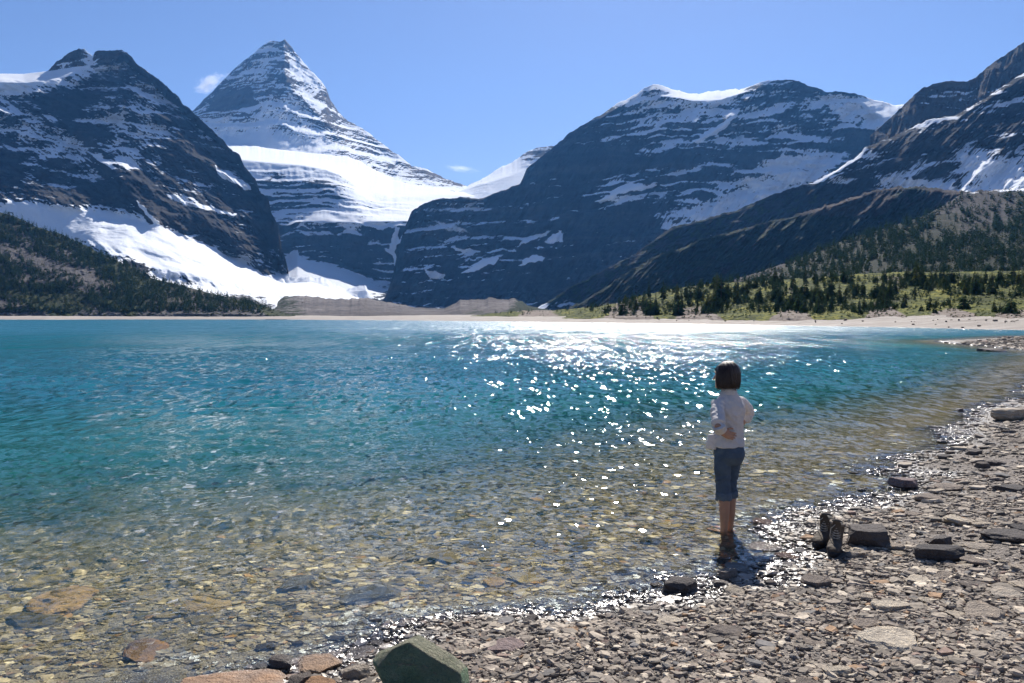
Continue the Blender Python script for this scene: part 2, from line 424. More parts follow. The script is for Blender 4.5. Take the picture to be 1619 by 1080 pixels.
L = sheet('left_mountain',
      [[(-90, 119, 2470), (0, 116.5, 2470), (37, 117, 2470), (72, 113, 2460), (100, 109, 2430), (115, 106, 2400), (135, 104, 2380), (150, 102, 2370), (170, 98, 2350), (185, 92, 2340), (196, 83.5, 2340), (209, 92, 2330), (216, 101, 2320), (228, 109.5, 2310), (239, 116.5, 2300),
        (261, 135, 2280), (283, 154, 2260), (289, 165, 2255), (302, 174, 2245), (322, 194, 2230), (344, 213, 2215), (361, 231, 2205), (379, 246, 2190), (386, 263, 2180), (404, 284, 2150), (411, 302, 2125), (424, 314, 2100), (430, 340, 2060), (441, 358, 2020), (444, 390, 1970), (452, 412, 1925), (458, 438, 1815), (470, 440, 1790), (490, 437, 1780), (520, 443, 1770), (545, 458, 1740), (560, 455, 1730), (578, 451, 1720), (586, 468, 1700), (600, 476, 1690)],
       [(-90, 131, 2290), (0, 130, 2290), (40, 131, 2285), (95, 126, 2290), (112, 118, 2330), (135, 114, 2350), (170, 108, 2330), (196, 93, 2325), (228, 119, 2295), (283, 164, 2245), (361, 241, 2190), (386, 273, 2165), (412, 328, 2095), (440, 425, 1915), (452, 448, 1790), (490, 446, 1740), (520, 451, 1735), (545, 462, 1715), (578, 459, 1690), (600, 478, 1680)],
       [(-90, 322, 1780), (0, 322, 1780), (40, 325, 1780), (100, 331, 1790), (140, 338, 1795), (170, 346, 1795), (200, 348, 1790), (240, 354, 1785), (270, 366, 1795), (300, 379, 1808), (330, 396, 1814), (380, 424, 1830), (420, 438, 1860), (445, 447, 1830), (456, 450, 1745), (490, 449, 1700), (545, 465, 1690), (600, 480, 1660)],
       [(-90, 400, 1690), (0, 400, 1690), (95, 404, 1690), (125, 408, 1620), (155, 413, 1500), (200, 424, 1430), (240, 440, 1440), (300, 450, 1440), (350, 456, 1440), (400, 462, 1450), (450, 466, 1460), (500, 471, 1460), (580, 474, 1480), (600, 482, 1480)],
       [(-90, 500, 950), (300, 498, 950), (600, 500, 950)],
       [(-90, 508, 800), (600, 508, 800)]],
      -90, 600, MS, M_ROCK, (58, 170, 210, 0.75), 'dark rocky mountain streaked with snow at the left', jag=2.2, jagx=110, seed=27, blotch=1.0, soff=-0.07,
      snow=([(20, 122, 1), (60, 122, 1), (100, 118, 1), (125, 112, .9), (30, 140, .72), (80, 138, .72), (120, 125, .7), (160, 115, .4), (200, 115, .35), (230, 140, .42), (180, 135, .15), (130, 150, .1), (90, 155, .15), (40, 165, .25), (20, 180, .5), (60, 185, .5), (100, 170, .1), (140, 185, .25), (170, 175, .6), (210, 180, .48),
             (250, 165, .38), (280, 185, .35), (300, 200, .25), (330, 215, .2), (350, 235, .2), (60, 210, .5), (40, 240, .25), (90, 230, .55), (100, 250, .4), (150, 215, .25), (180, 230, .5), (220, 220, .42), (210, 245, .5), (150, 240, .5), (250, 215, .3), (270, 240, .22), (240, 250, .48), (300, 240, .15), (280, 270, .35), (330, 260, .3), (350, 280, .3),
             (20, 270, .1), (60, 275, .35), (110, 275, .3), (150, 265, .45), (190, 275, .4), (220, 280, .3), (250, 300, .3), (290, 310, .35), (320, 325, .35), (350, 310, .15), (380, 290, .35), (385, 330, .25), (20, 300, .2), (80, 305, .25), (130, 310, .2), (180, 310, .2), (220, 315, .3), (260, 335, .3), (300, 350, .3), (350, 365, .25), (400, 370, .15), (380, 400, .25), (420, 415, .4),
             (30, 332, .9), (70, 338, .95), (110, 342, .95), (140, 350, .95), (180, 352, 1), (160, 370, 1), (200, 375, 1), (220, 390, 1), (260, 385, 1), (300, 405, 1), (280, 420, .95), (340, 425, 1), (370, 440, .95), (420, 455, 1), (480, 455, 1), (540, 466, 1), (575, 462, 1), (250, 430, .75), (320, 445, .72), (180, 400, .75), (200, 415, .55), (150, 400, .5), (350, 452, .6), (220, 432, .15), (300, 458, .1), (400, 468, .12), (500, 482, 0), (300, 480, 0), (100, 440, 0), (580, 485, 0)], 17),
      strata=[(110, 44, 0.12), (44, 17, 0.12), (17, 6, 0.12)],
      polys=[([(115, 366), (160, 347), (205, 346), (245, 354), (300, 380), (330, 396), (380, 424), (450, 444), (490, 437), (520, 443), (545, 458), (580, 452), (586, 470), (500, 470), (420, 460), (370, 448), (330, 442), (290, 436), (240, 422), (200, 402), (160, 386)], 0.98, 6),
             ([(-90, 112), (0, 117), (72, 113), (112, 108), (95, 125), (40, 131), (0, 130), (-90, 132)], 1.0, 2),
             ([(0, 325), (40, 322), (130, 336), (180, 346), (120, 366), (60, 350)], 0.95, 4),
             ([(338, 262), (350, 266), (392, 290), (398, 298), (385, 300), (362, 285), (345, 275)], .9, 2.5), ([(215, 318), (225, 322), (252, 352), (246, 356), (228, 338)], .9, 2.5),
             ([(145, 244), (158, 246), (182, 264), (176, 268), (160, 256)], .85, 2.5), ([(262, 306), (290, 312), (330, 325), (375, 336), (370, 341), (320, 332), (275, 318)], .75, 3)],
      spurs=[([(255, 190), (285, 222), (310, 250), (345, 272), (395, 298)], 12, 46), ([(140, 243), (180, 268), (215, 310), (250, 350)], 12, 46), ([(255, 300), (300, 318), (360, 340)], 9, 22), ([(320, 340), (360, 370), (420, 430)], 14, 34)],
      back=(800, 0.6, 7))

Rm = sheet('right_central_mountain',
      [[(598, 489, 2440), (612, 462, 2450), (622, 432, 2470), (628, 400, 2500), (638, 366, 2550), (651, 333, 2600), (670, 322, 2620), (693, 314, 2640), (728, 312, 2650), (756, 314, 2650), (771, 310, 2650), (802, 298, 2660), (822, 290.6, 2660), (833, 267, 2680), (849, 253.6, 2690), (872, 236, 2700), (899.5, 211, 2720), (923, 197, 2740), (950, 181.7, 2760), (973, 166, 2790),
        (997, 152.5, 2820), (1014, 143, 2830), (1033.6, 132, 2840), (1043, 135, 2900), (1063, 141, 2960), (1098, 148.6, 2980), (1121, 145, 2990), (1168, 141, 2980), (1183, 137, 2880), (1206.7, 129, 2830), (1230, 127, 2820), (1261, 127, 2810), (1277, 135, 2800), (1308, 145, 2790), (1340, 146, 2790), (1358.7, 149, 2800), (1373, 156, 2820), (1396.5, 161, 2880), (1413, 166, 2920), (1425, 166, 2930), (1500, 175, 2900)],
       [(598, 490, 2435), (612, 466, 2440), (622, 437, 2460), (638, 372, 2540), (660, 338, 2590), (693, 321, 2620), (771, 318, 2620), (822, 297, 2645), (872, 244, 2680), (923, 205, 2720), (973, 172, 2740), (1014, 151, 2790), (1033.6, 146, 2810), (1050, 152, 2780), (1098, 160, 2770), (1140, 158, 2770), (1168, 149, 2800), (1206, 139, 2805), (1261, 137, 2790), (1308, 155, 2770), (1358, 158, 2770), (1396, 185, 2690), (1425, 192, 2690), (1500, 195, 2700)],
       [(598, 491, 2400), (612, 489, 2360), (640, 489, 2320), (700, 490, 2290), (800, 490, 2240), (870, 490, 2160), (950, 490, 2090), (1033, 490, 2060), (1120, 490, 2050), (1230, 490, 2030), (1400, 490, 2010), (1500, 490, 2010)],
       [(598, 506, 1700), (1500, 506, 1600)]],
      598, 1500, MS, M_ROCK, (40, 130, 330, -0.55), 'broad dark mountain with snowy ledges right of the saddle', jag=1.5, seed=35, soff=-0.07, blotch=0.3,
      snow=([(1033, 140, .7), (1015, 160, .6), (1050, 160, .62), (1098, 152, 1), (1140, 148, 1), (1080, 170, .5), (1000, 185, .38), (1050, 195, .4), (1100, 190, .42), (1150, 185, .42), (960, 210, .25), (920, 215, .25), (900, 240, .2), (870, 260, .25), (840, 280, .3), (1010, 225, .38), (1060, 230, .42), (1090, 225, .4), (1040, 250, .3), (1000, 260, .15), (950, 255, .15), (930, 290, .12), (1000, 290, .25),
             (1210, 140, .45), (1240, 150, .42), (1180, 165, .45), (1230, 175, .45), (1280, 160, .42), (1320, 165, .5), (1360, 165, .6), (1390, 175, .7), (1200, 195, .62), (1240, 200, .48), (1290, 195, .48), (1330, 185, .6), (1160, 205, .5), (1140, 225, .3), (1200, 225, .3), (1250, 225, .3), (1300, 215, .25), (1350, 210, .2), (1400, 195, .9), (1100, 260, .35), (1140, 265, .3), (1180, 265, .25), (1230, 245, .6), (1270, 255, .8), (1320, 250, .5), (1350, 240, .15),
             (1120, 290, .15), (1150, 300, .5), (1190, 295, .75), (1230, 280, .6), (1270, 280, .75), (1130, 335, .7), (1080, 335, .8), (1180, 325, .7), (1220, 300, .7), (1060, 320, .25), (970, 300, .6), (920, 330, .12), (850, 320, .15), (800, 330, .12), (750, 330, .3), (720, 320, .4), (700, 350, .25), (760, 360, .15), (850, 370, .2), (870, 400, .2), (800, 400, .15), (760, 420, .25), (700, 420, .15), (900, 420, .05), (950, 350, .05), (1000, 360, .05), (950, 450, 0), (850, 460, 0), (750, 470, 0), (680, 470, .05), (1050, 400, 0)], 19),
      strata=[(85, 34, -0.1), (34, 14, -0.1), (14, 5, -0.1)],
      polys=[([(1043, 135), (1098, 149), (1168, 141), (1160, 152), (1120, 158), (1085, 156)], 1.0, 2.5), ([(973, 166), (1014, 143), (1016, 148), (985, 164)], .9, 2),
             ([(1096, 223), (1130, 203), (1163, 180), (1168, 174), (1165, 184), (1140, 206), (1105, 226)], 1.0, 2.5),
             ([(1064, 340), (1120, 320), (1160, 300), (1205, 288), (1240, 268), (1218, 262), (1245, 240), (1310, 246), (1340, 245), (1300, 268), (1290, 285), (1220, 306), (1168, 330), (1110, 347)], 0.66, 7),
             ([(936, 322), (975, 298), (1000, 290), (1038, 290), (1000, 304), (960, 316)], 0.95, 3), ([(730, 432), (762, 410), (795, 402), (780, 418), (750, 430)], .95, 2.5), ([(816, 421), (842, 402), (862, 408), (860, 414), (838, 414)], .95, 2.5), ([(672, 427), (702, 432), (700, 440), (680, 441)], .9, 2.5),
             ([(715, 390), (760, 396), (755, 400), (720, 397)], .8, 2.5), ([(690, 350), (735, 360), (750, 368), (700, 366)], .62, 3), ([(865, 376), (886, 362), (889, 382), (860, 384)], .85, 2.5), ([(815, 390), (830, 380), (870, 364), (868, 368), (835, 384)], .8, 2.5),
             ([(1380, 178), (1424, 168), (1416, 186), (1396, 192)], 1., 2), ([(1290, 150), (1400, 165), (1372, 186), (1330, 186)], .62, 5),
             ([(826, 482), (850, 477), (850, 479), (828, 485)], .9, 1.5)],
      spurs=[([(1178, 160), (1150, 195), (1095, 226), (1050, 262)], 10, 40), ([(830, 285), (900, 255), (1000, 245)], 10, 14)],
      back=(800, 0.6, 7), veg=([(900, 300, -.3), (1000, 420, .25), (1100, 430, .35), (900, 450, .2), (700, 430, -.3), (1100, 200, -1), (1200, 300, -.6)], 60))

sheet('fortress_mountain',
      [[(1375, 216, 1900), (1387, 206, 1900), (1406, 187, 1900), (1425, 170.5, 1900), (1443.7, 151.6, 1900), (1462.6, 137, 1900), (1495.7, 128, 1910), (1529, 130, 1920), (1543, 123, 1920), (1562, 104, 1930), (1581, 92.5, 1940), (1619, 66.5, 1960), (1720, 40, 1980)],
       [(1375, 260, 1830), (1450, 230, 1760), (1529, 190, 1800), (1619, 150, 1790), (1720, 130, 1800)],
       [(1375, 300, 1600), (1720, 260, 1600)]],
      1375, 1720, MS, M_BROWN, (22, 60, 260, -0.2), 'brown rock wall rising behind the dark spur at far right', jag=2.0, seed=44,
      snow=([(1400, 200, .1), (1530, 140, .35), (1600, 100, .05), (1450, 200, .02)], 40), strata=[(80, 16, -.1), (30, 7, -.1)], back=(700, 0.6, 6), drop=1)

R2 = sheet('right_spur_mountain',
      [[(850, 486, 1650), (870, 475, 1640), (900, 455, 1630), (950, 430, 1600), (1008, 399, 1580), (1063, 358.6, 1560), (1113, 347, 1550), (1168, 331, 1540), (1222, 308, 1530), (1250, 298, 1520), (1285.6, 288.6, 1520), (1321, 270, 1520), (1354, 248, 1520), (1368, 234, 1520), (1392, 222, 1520), (1417.7, 213, 1520), (1439, 203.6, 1520), (1462.6, 191.7, 1520), (1486, 187, 1520), (1514.6, 180, 1520), (1557, 156, 1530), (1590, 132.7, 1530), (1619, 116, 1540), (1720, 70, 1560)],
       [(850, 488, 1640), (950, 434, 1594), (1063, 363, 1552), (1168, 335, 1533), (1285, 294, 1508), (1354, 253, 1500), (1439, 209, 1500), (1514, 186, 1500), (1619, 123, 1515), (1720, 78, 1540)],
       [(850, 500, 1610), (950, 495, 1525), (1063, 480, 1440), (1168, 440, 1420), (1285, 400, 1410), (1400, 310, 1410), (1500, 300, 1340), (1619, 299, 1260), (1720, 299, 1240)],
       [(850, 506, 1500), (1063, 500, 1250), (1285, 470, 1200), (1400, 420, 1180), (1500, 360, 1130), (1619, 350, 1080), (1720, 350, 1080)]],
      850, 1720, MS, M_ROCK, (26, 100, 220, -0.8), 'dark spur with snow bands running down from the far right', jag=1.6, seed=52,
      snow=([(1619, 120, .55), (1580, 140, .55), (1540, 165, .5), (1510, 182, .5), (1470, 192, .6), (1430, 207, .5), (1400, 222, .25), (1619, 150, .2), (1560, 185, .2), (1600, 190, .3), (1500, 210, .15), (1450, 230, .15), (1520, 225, .35), (1580, 230, .2), (1420, 260, .3), (1460, 255, .5), (1500, 250, .3), (1540, 255, .7), (1580, 255, .6), (1619, 260, .65), (1420, 285, .6), (1460, 280, .55), (1500, 285, .6), (1550, 285, .75), (1600, 285, .65), (1480, 272, .2), (1560, 296, .9), (1360, 250, .8), (1330, 265, .8), (1300, 282, .8), (1350, 270, .1), (1300, 300, .0), (1200, 330, 0.1), (1100, 370, 0), (1000, 420, 0), (950, 460, 0), (1250, 350, -.1), (1400, 330, 0), (1500, 330, 0)], 18),
      polys=[([(1284, 288), (1318, 270), (1354, 247), (1352, 254), (1330, 272), (1300, 286)], .95, 2), ([(1390, 288), (1440, 278), (1500, 290), (1530, 296), (1619, 290), (1619, 300), (1500, 303)], .7, 5), ([(1510, 240), (1530, 246), (1619, 262), (1619, 282), (1560, 278), (1525, 268)], .68, 5)],
      strata=[(70, 18, -.15), (28, 8, -.15)], back=(500, 0.6, 6), veg=([(1000, 430, .5), (1150, 380, .5), (1250, 330, .45), (1300, 330, .5), (1350, 280, -.1), (1400, 240, -.6), (1500, 250, -1), (1450, 310, .2), (1619, 200, -1)], 50))

R3 = sheet('grassy_spur_mountain',
      [[(900, 488, 1300), (930, 470, 1290), (960, 452, 1280), (990, 431, 1270), (1035.6, 405, 1260), (1082, 390, 1250), (1121, 376, 1240), (1160, 364, 1230), (1199, 355, 1220), (1253, 341, 1210), (1312, 323.6, 1200), (1354.5, 310, 1190), (1392, 298, 1180), (1439, 294, 1170), (1500, 299, 1150), (1514, 303, 1140), (1619, 297, 1110), (1720, 297, 1100)],
       [(900, 491, 1290), (960, 456, 1272), (1035, 410, 1252), (1060, 400, 1256), (1082, 394, 1236), (1121, 380, 1238), (1160, 370, 1214), (1199, 359, 1216), (1230, 352, 1202), (1253, 345, 1206), (1312, 328, 1182), (1354, 315, 1164), (1392, 302, 1172), (1439, 298, 1158), (1514, 307, 1120), (1619, 302, 1085), (1720, 302, 1080)],
       [(900, 500, 1265), (1035, 480, 1180), (1121, 460, 1150), (1253, 430, 1125), (1354, 420, 1100), (1439, 400, 1085), (1514, 385, 1060), (1619, 380, 1030), (1720, 380, 1020)],
       [(900, 506, 1100), (1720, 470, 700)]],
      900, 1720, MS, M_BROWN, (30, 45, 110, -0.8), 'lower dark spur with a pale grassy crest above the forest', jag=2.6, seed=61,
      snow=([(1540, 300, .45), (1600, 299, .5), (1300, 340, 0), (1500, 330, -.1), (1600, 340, -.1), (1100, 420, -.1), (1350, 318, .1), (1400, 360, -.1)], 22),
      strata=[(50, 9, -.15)], back=(250, 0.55, 5), veg=([(1000, 430, .6), (1100, 400, .6), (1200, 370, .55), (1250, 390, .7), (1350, 312, .0), (1350, 360, .7), (1450, 330, .6), (1530, 320, .05), (1600, 330, -.1), (1580, 360, .15), (1450, 390, .7)], 28))

# rubble hills at the lake head
MOR = sheet('moraine',
      [[(420, 484, 1420), (450, 468, 1420), (480, 468, 1410), (528, 473, 1400), (583, 472, 1380), (644, 484, 1300), (680, 488.5, 1250), (703, 488.6, 1230), (728, 475, 1210), (750, 474, 1200), (775, 471.5, 1190), (795, 473, 1190), (814, 472.8, 1180), (826, 478, 1160), (835, 484, 1150), (880, 492, 1100), (960, 498, 1000), (1040, 500, 900)],
       [(420, 500, 950), (500, 499, 950), (583, 496, 950), (644, 497, 950), (703, 497, 950), (775, 497, 900), (835, 499, 850), (960, 502, 750), (1040, 503, 700)],
       [(420, 506.5, 700), (700, 506.8, 620), (1040, 507.5, 480)]],
      420, 1040, MS, M_MORAINE, (24, 42, 18, 0.6), 'low grey rubble hills at the head of the lake', jag=1.5, seed=71, cat='hill',
      snow=([(615, 500, .1), (500, 485, -.3), (700, 485, -.2), (800, 485, -.3)], 30), polys=[([(606, 499), (622, 501.5), (621, 503), (608, 501)], 1.0, 0.8)], back=(250, 0.4, 4),
      veg=([(430, 498, .55), (480, 502, .5), (520, 490, -.2), (600, 490, -.5), (700, 485, -.5), (720, 503, .5), (770, 495, .75), (800, 492, .8), (840, 493, .8), (780, 480, -.6), (900, 497, .8), (650, 502, -.3)], 18))
# ------------------------------------------------------------------ right-hand forest slope and terrace, left-hand hill
def mat_land(name, grass, rubble, dark):
    N = NT(name); pos = N.pos()
    n1 = N.noise(N.vscale(pos, (0.12, 0.05, 0.12)), 1.0, 6, 0.65); n2 = N.noise(N.vscale(pos, (0.7, 0.35, 0.7)), 1.0, 4, 0.6); n3 = N.noise(N.vscale(pos, (0.03, 0.03, 0.03)), 1.0, 3, 0.5)
    g = N.ramp(N.math('MULTIPLY_ADD', n2, 0.5, N.math('MULTIPLY', n1, 0.5)), [(0.36, dark), (0.47, grass[0]), (0.56, grass[1]), (0.68, grass[2])])
    r = N.ramp(n2, [(0.35, rubble[0]), (0.6, rubble[1])])
    f = N.maprange(N.math('ADD', N.attr('veg').outputs['Fac'], N.math('ADD', N.math('MULTIPLY', N.math('SUBTRACT', n1, 0.5), 0.8), N.math('MULTIPLY', N.math('SUBTRACT', n3, 0.5), 0.5))), 0.42, 0.56)
    col = N.mix(f, r, g)
    h = N.math('MULTIPLY_ADD', n2, 0.5, n1)
    N.bsdf(col, 0.95, N.bump(h, 1.5, 0.9), 0.1)
    return N.m


GR = ((0.045, 0.056, 0.012), (0.125, 0.13, 0.022), (0.29, 0.255, 0.045))
M_MEADOW = mat_land('alpine meadow', GR, ((0.15, 0.12, 0.1), (0.25, 0.21, 0.18)), (0.03, 0.036, 0.012))
M_HILL = mat_land('hillside scrub and talus', ((0.022, 0.03, 0.012), (0.042, 0.05, 0.016), (0.105, 0.1, 0.026)), ((0.06, 0.055, 0.054), (0.125, 0.113, 0.108)), (0.014, 0.02, 0.01))

M_SLOPE = mat_land('dark forest floor', ((0.007, 0.012, 0.006), (0.012, 0.018, 0.008), (0.03, 0.033, 0.012)), ((0.024, 0.024, 0.026), (0.06, 0.055, 0.054)), (0.005, 0.008, 0.005))
T_ = sheet('forest_slope',
           [[(1080, 468, 520), (1140, 449, 520), (1180, 436, 540), (1225, 422, 560), (1260, 410, 590), (1330, 382, 640), (1400, 360, 690), (1450, 346, 720), (1500, 322, 780), (1520, 306, 830), (1560, 304, 850), (1619, 302, 870), (1720, 300, 880)],
            [(1080, 470, 480), (1260, 440, 430), (1400, 430, 420), (1720, 425, 400)],
            [(1080, 480, 360), (1260, 462, 330), (1720, 455, 300)]],
           1080, 1720, 1.6, M_SLOPE, (9, 60, 40, 0.3), 'forested lower slope with a pale rubble patch at the right', jag=1.0, seed=81, cat='hill',
           veg=([(1200, 425, .3), (1190, 440, .1), (1215, 428, .0), (1300, 400, .8), (1400, 380, .8), (1500, 345, .7), (1530, 325, .1), (1570, 318, .35), (1619, 320, .6), (1540, 360, .5), (1250, 425, 1), (1400, 400, 1), (1500, 380, .6), (1600, 380, .7), (1450, 410, .7), (1350, 430, .7)], 28), back=(250, 0.5, 5), vstep=1.6)

BEN = sheet('meadow_terrace',
            [[(660, 506, 640), (700, 504, 620), (742, 500, 600), (778, 495, 580), (833, 491, 545), (880, 490, 510), (940, 485, 460), (980, 478, 425), (1020, 466, 405), (1060, 457, 388), (1110, 450, 368), (1170, 446, 350), (1250, 441, 325), (1330, 437, 305), (1360, 433, 298), (1420, 430, 285), (1500, 430, 272), (1619, 428, 252), (1720, 426, 240)],
             [(660, 506, 620), (778, 497, 555), (880, 494, 470), (980, 487, 380), (1060, 474, 345), (1170, 466, 312), (1330, 464, 265), (1500, 460, 230), (1720, 458, 200)],
             [(660, 506.5, 600), (778, 501, 530), (900, 500, 400), (1000, 499, 335), (1100, 497, 300), (1250, 492, 248), (1400, 488, 220), (1500, 484, 206), (1720, 480, 178)],
             [(660, 506.8, 575), (778, 504.5, 500), (900, 503.3, 378), (1000, 501.5, 318), (1100, 500.5, 280), (1250, 499.3, 224), (1400, 498.6, 201), (1500, 498.4, 184), (1619, 498.4, 160), (1720, 498, 148)],
             [(660, 511, 560), (778, 511, 486), (900, 513, 366), (1000, 513, 306), (1100, 513, 268), (1250, 513, 214), (1400, 513, 192), (1500, 513, 175), (1619, 513, 151), (1720, 513, 139)]],
            660, 1720, 1.2, M_MEADOW, (3.2, 22, 8, 0.3), 'sunlit meadow terrace above the far right beach', jag=0.9, seed=91, cat='terrace',
            veg=([(1170, 468, .7), (1215, 466, .55), (1240, 463, .6), (1330, 462, .65), (1430, 455, .55), (1470, 462, .6), (1450, 470, .7), (1200, 478, 1.0), (1300, 478, 1.0), (1130, 475, 1.0), (1050, 480, .7), (1110, 490, .8), (1250, 485, .8), (1400, 480, .7), (1550, 480, .9), (1619, 470, .8), (1500, 435, .7), (1350, 440, .7), (1250, 450, .6), (1100, 460, .6), (800, 500, .8), (900, 497, .8), (950, 492, .7), (1300, 495, .8), (1500, 492, .85), (1200, 497, .8), (1000, 512, -1.4), (1100, 512, -1.4), (1250, 512, -1.4), (1400, 512, -1.4), (1500, 512, -1.4), (1619, 512, -1.4), (1700, 512, -1.4), (850, 512, -.3), (1350, 498, 1.1), (1450, 497, 1.1), (1180, 499, 1.1), (1619, 496, 1.1), (1050, 499, 1.1)], 22), back=(120, 0.08, 4), vstep=1.2)

HILL = sheet('left_hill',
             [[(-90, 320, 1330), (0, 335, 1250), (30, 345, 1235), (60, 360, 1215), (90, 368, 1200), (120, 381, 1180), (150, 396, 1160), (180, 410, 1140), (205, 421, 1120), (240, 440, 1090), (300, 455, 1050), (350, 468, 1010), (400, 478, 970), (440, 492, 930), (470, 500, 900), (500, 503.5, 885), (540, 505, 880)],
              [(-90, 430, 1020), (0, 430, 1010), (120, 445, 990), (205, 462, 965), (300, 478, 940), (400, 488, 910), (470, 501.5, 890), (540, 505.2, 875)],
              [(-90, 488, 885), (0, 488, 880), (70, 495, 875), (120, 497, 875), (300, 496, 875), (400, 497, 875), (470, 502, 875), (540, 505.5, 870)],
              [(-90, 504, 866), (70, 504.5, 866), (300, 504.5, 866), (540, 505.6, 860)],
              [(-90, 507.5, 820), (540, 507.5, 820)]],
             -90, 540, 1.2, M_HILL, (9, 60, 30, 0.5), 'forested hill sloping down to the left end of the lake', jag=1.0, seed=97, cat='hill',
             veg=([(10, 380, .3), (30, 395, -.2), (70, 412, -.3), (110, 432, -.3), (150, 447, -.2), (50, 430, .1), (20, 410, -.3), (20, 345, .6), (80, 375, .7), (150, 410, .7), (200, 440, .8), (60, 465, .8), (20, 445, .6), (100, 470, 1), (50, 485, .9), (130, 480, 1), (200, 480, .6), (300, 480, .5), (400, 490, .8), (430, 497, .9), (470, 502, .9), (0, 494, -.5), (40, 497, -.4), (150, 501, -.6), (300, 501, -.6), (400, 502.5, -.5), (250, 496, .4), (350, 497, .4), (150, 492, .8), (500, 505, -.4)], 16), back=(220, 0.35, 4), vstep=1.3)

# ------------------------------------------------------------------ lake outline (world coordinates from the shoreline seen in the photograph)
near_px = [(280, 1080), (380, 1060), (430, 1046), (500, 1031), (560, 1014), (650, 1000), (740, 985), (800, 975), (880, 961), (960, 950), (1040, 931), (1110, 907), (1150, 893), (1185, 868), (1220, 842), (1280, 816), (1330, 795), (1370, 768), (1400, 745), (1445, 715), (1480, 690), (1520, 662), (1560, 640), (1619, 618)]
near = [P0(x, y) for x, y in near_px]
out1 = [(19, 29), (28, 41), (34, 48.5)]
spit = [P0(1650, 559), P0(1619, 553), P0(1560, 547.5), P0(1510, 543.5), P0(1478, 540), P0(1485, 538.6), P0(1540, 536.5), P0(1580, 534), P0(1619, 531)]
out2 = [(72, 96), (92, 108), (93, 120)]
far_px = [(1619, 522), (1560, 520.8), (1440, 518), (1300, 515.8), (1200, 514), (1100, 512.3), (1000, 511), (900, 509.6), (800, 508.4), (700, 507.3), (600, 506.5), (520, 506), (450, 505.4), (300, 505.2), (150, 505.3), (70, 505.6), (0, 505.4)]
far = [P0(x, y) for x, y in far_px]
LAKE = np.array([(-40, -16), (-9, -0.3), (-5.2, 2.4), (-3.0, 3.95)] + near + out1 + spit + out2 + far + [(-820, 700), (-800, 60)], float)


_lx = np.arange(-14, 50.01, 0.1); _ly = np.arange(0, 62.01, 0.1)
_LX, _LY = np.meshgrid(_lx, _ly, indexing='ij')
_LT = poly_sd(_LX, _LY, LAKE)


def shore_sd(x, y):
    """metres from the shoreline: positive on land, negative in the lake"""
    x = np.asarray(x, float); y = np.asarray(y, float)
    nearby = (x > -13.8) & (x < 49.8) & (y > 0.2) & (y < 61.8)
    out = np.empty(x.shape)
    if np.any(~nearby): out[~nearby] = poly_sd(x[~nearby], y[~nearby], LAKE)
    if np.any(nearby):
        u = (x[nearby] + 14) / 0.1; v = y[nearby] / 0.1; i = u.astype(int); j = v.astype(int); fu = u - i; fv = v - j
        out[nearby] = (_LT[i, j] * (1 - fu) + _LT[i + 1, j] * fu) * (1 - fv) + (_LT[i, j + 1] * (1 - fu) + _LT[i + 1, j + 1] * fu) * fv
    return out


DIP = P0(1152, 846)


def ground_z(x, y, s=None, rough=True):
    if s is None: s = shore_sd(x, y)
    dist = np.hypot(x, y)
    farb = sstep(60, 130, dist)
    sl = s + 0.22 * fbm(x / 1.1, y / 1.1, 0, 3, 5) * (1 - farb) * np.exp(-np.abs(s) / 3)
    land = 0.075 * sl * (1 - farb) + 0.092 * sl * farb
    land = np.where(land > 2.4, 2.4 + (land - 2.4) * 0.15, land)
    ds = np.maximum(-sl, 0)
    bed = -(0.115 * ds + 0.012 * ds ** 2 * sstep(1.5, 6, ds))
    bed = bed * (1 + 0.8 * sstep(8, 34, y) * sstep(0.0, 5, ds) + 1.9 * sstep(3.0, 8.0, x) * sstep(8.5, 15, y) * sstep(0.3, 2.5, ds))
    bed = np.maximum(bed, -9 - 0.001 * ds)
    z = np.where(sl > 0, land, bed)
    # a hollow scoured where the person stands
    z = z - 0.055 * np.exp(-(((x - DIP[0]) / 0.42) ** 2 + ((y - DIP[1] + 0.05) / 0.42) ** 2))
    # the gravel spit is low
    spm = np.exp(-(((x - 50) / 30) ** 2 + ((y - 72) / 18) ** 2) * 1.2)
    z = np.where(sl > 0, z * (1 - 0.45 * spm), z)
    if rough:
        nearw = np.exp(-dist / 60.0)
        z = z + nearw * (0.035 * fbm(x / 1.6, y / 1.6, 0, 3, 61) + 0.018 * fbm(x / 0.35, y / 0.35, 0, 3, 62)) + (1 - nearw) * 0.25 * fbm(x / 9, y / 9, 0, 3, 63) * sstep(2, 14, np.abs(s))
    return z


def ground_at(px, py, zoff=0.0):
    """world point where the ray through a photograph pixel meets the near ground"""
    return grounds_at([px], [py])[0]


def grounds_at(px, py):
    """many at once; rays that only meet the deep lake come back at about one metre of depth"""
    px = np.asarray(px, float); py = np.asarray(py, float)
    yc = -(py - CY) / F; k = (-SP + yc * CP) / (CP + yc * SP)
    lo = np.full(px.shape, 2.2); hi = np.minimum(110.0, np.where(k < 0, (-1.15 - H) / np.minimum(k, -1e-6), 110.0))
    for it in range(20):
        m = (lo + hi) / 2; q = P(px, py, m)
        up = q[:, 2] > ground_z(q[:, 0], q[:, 1], rough=it > 12); lo = np.where(up, m, lo); hi = np.where(up, hi, m)
    return P(px, py, hi)


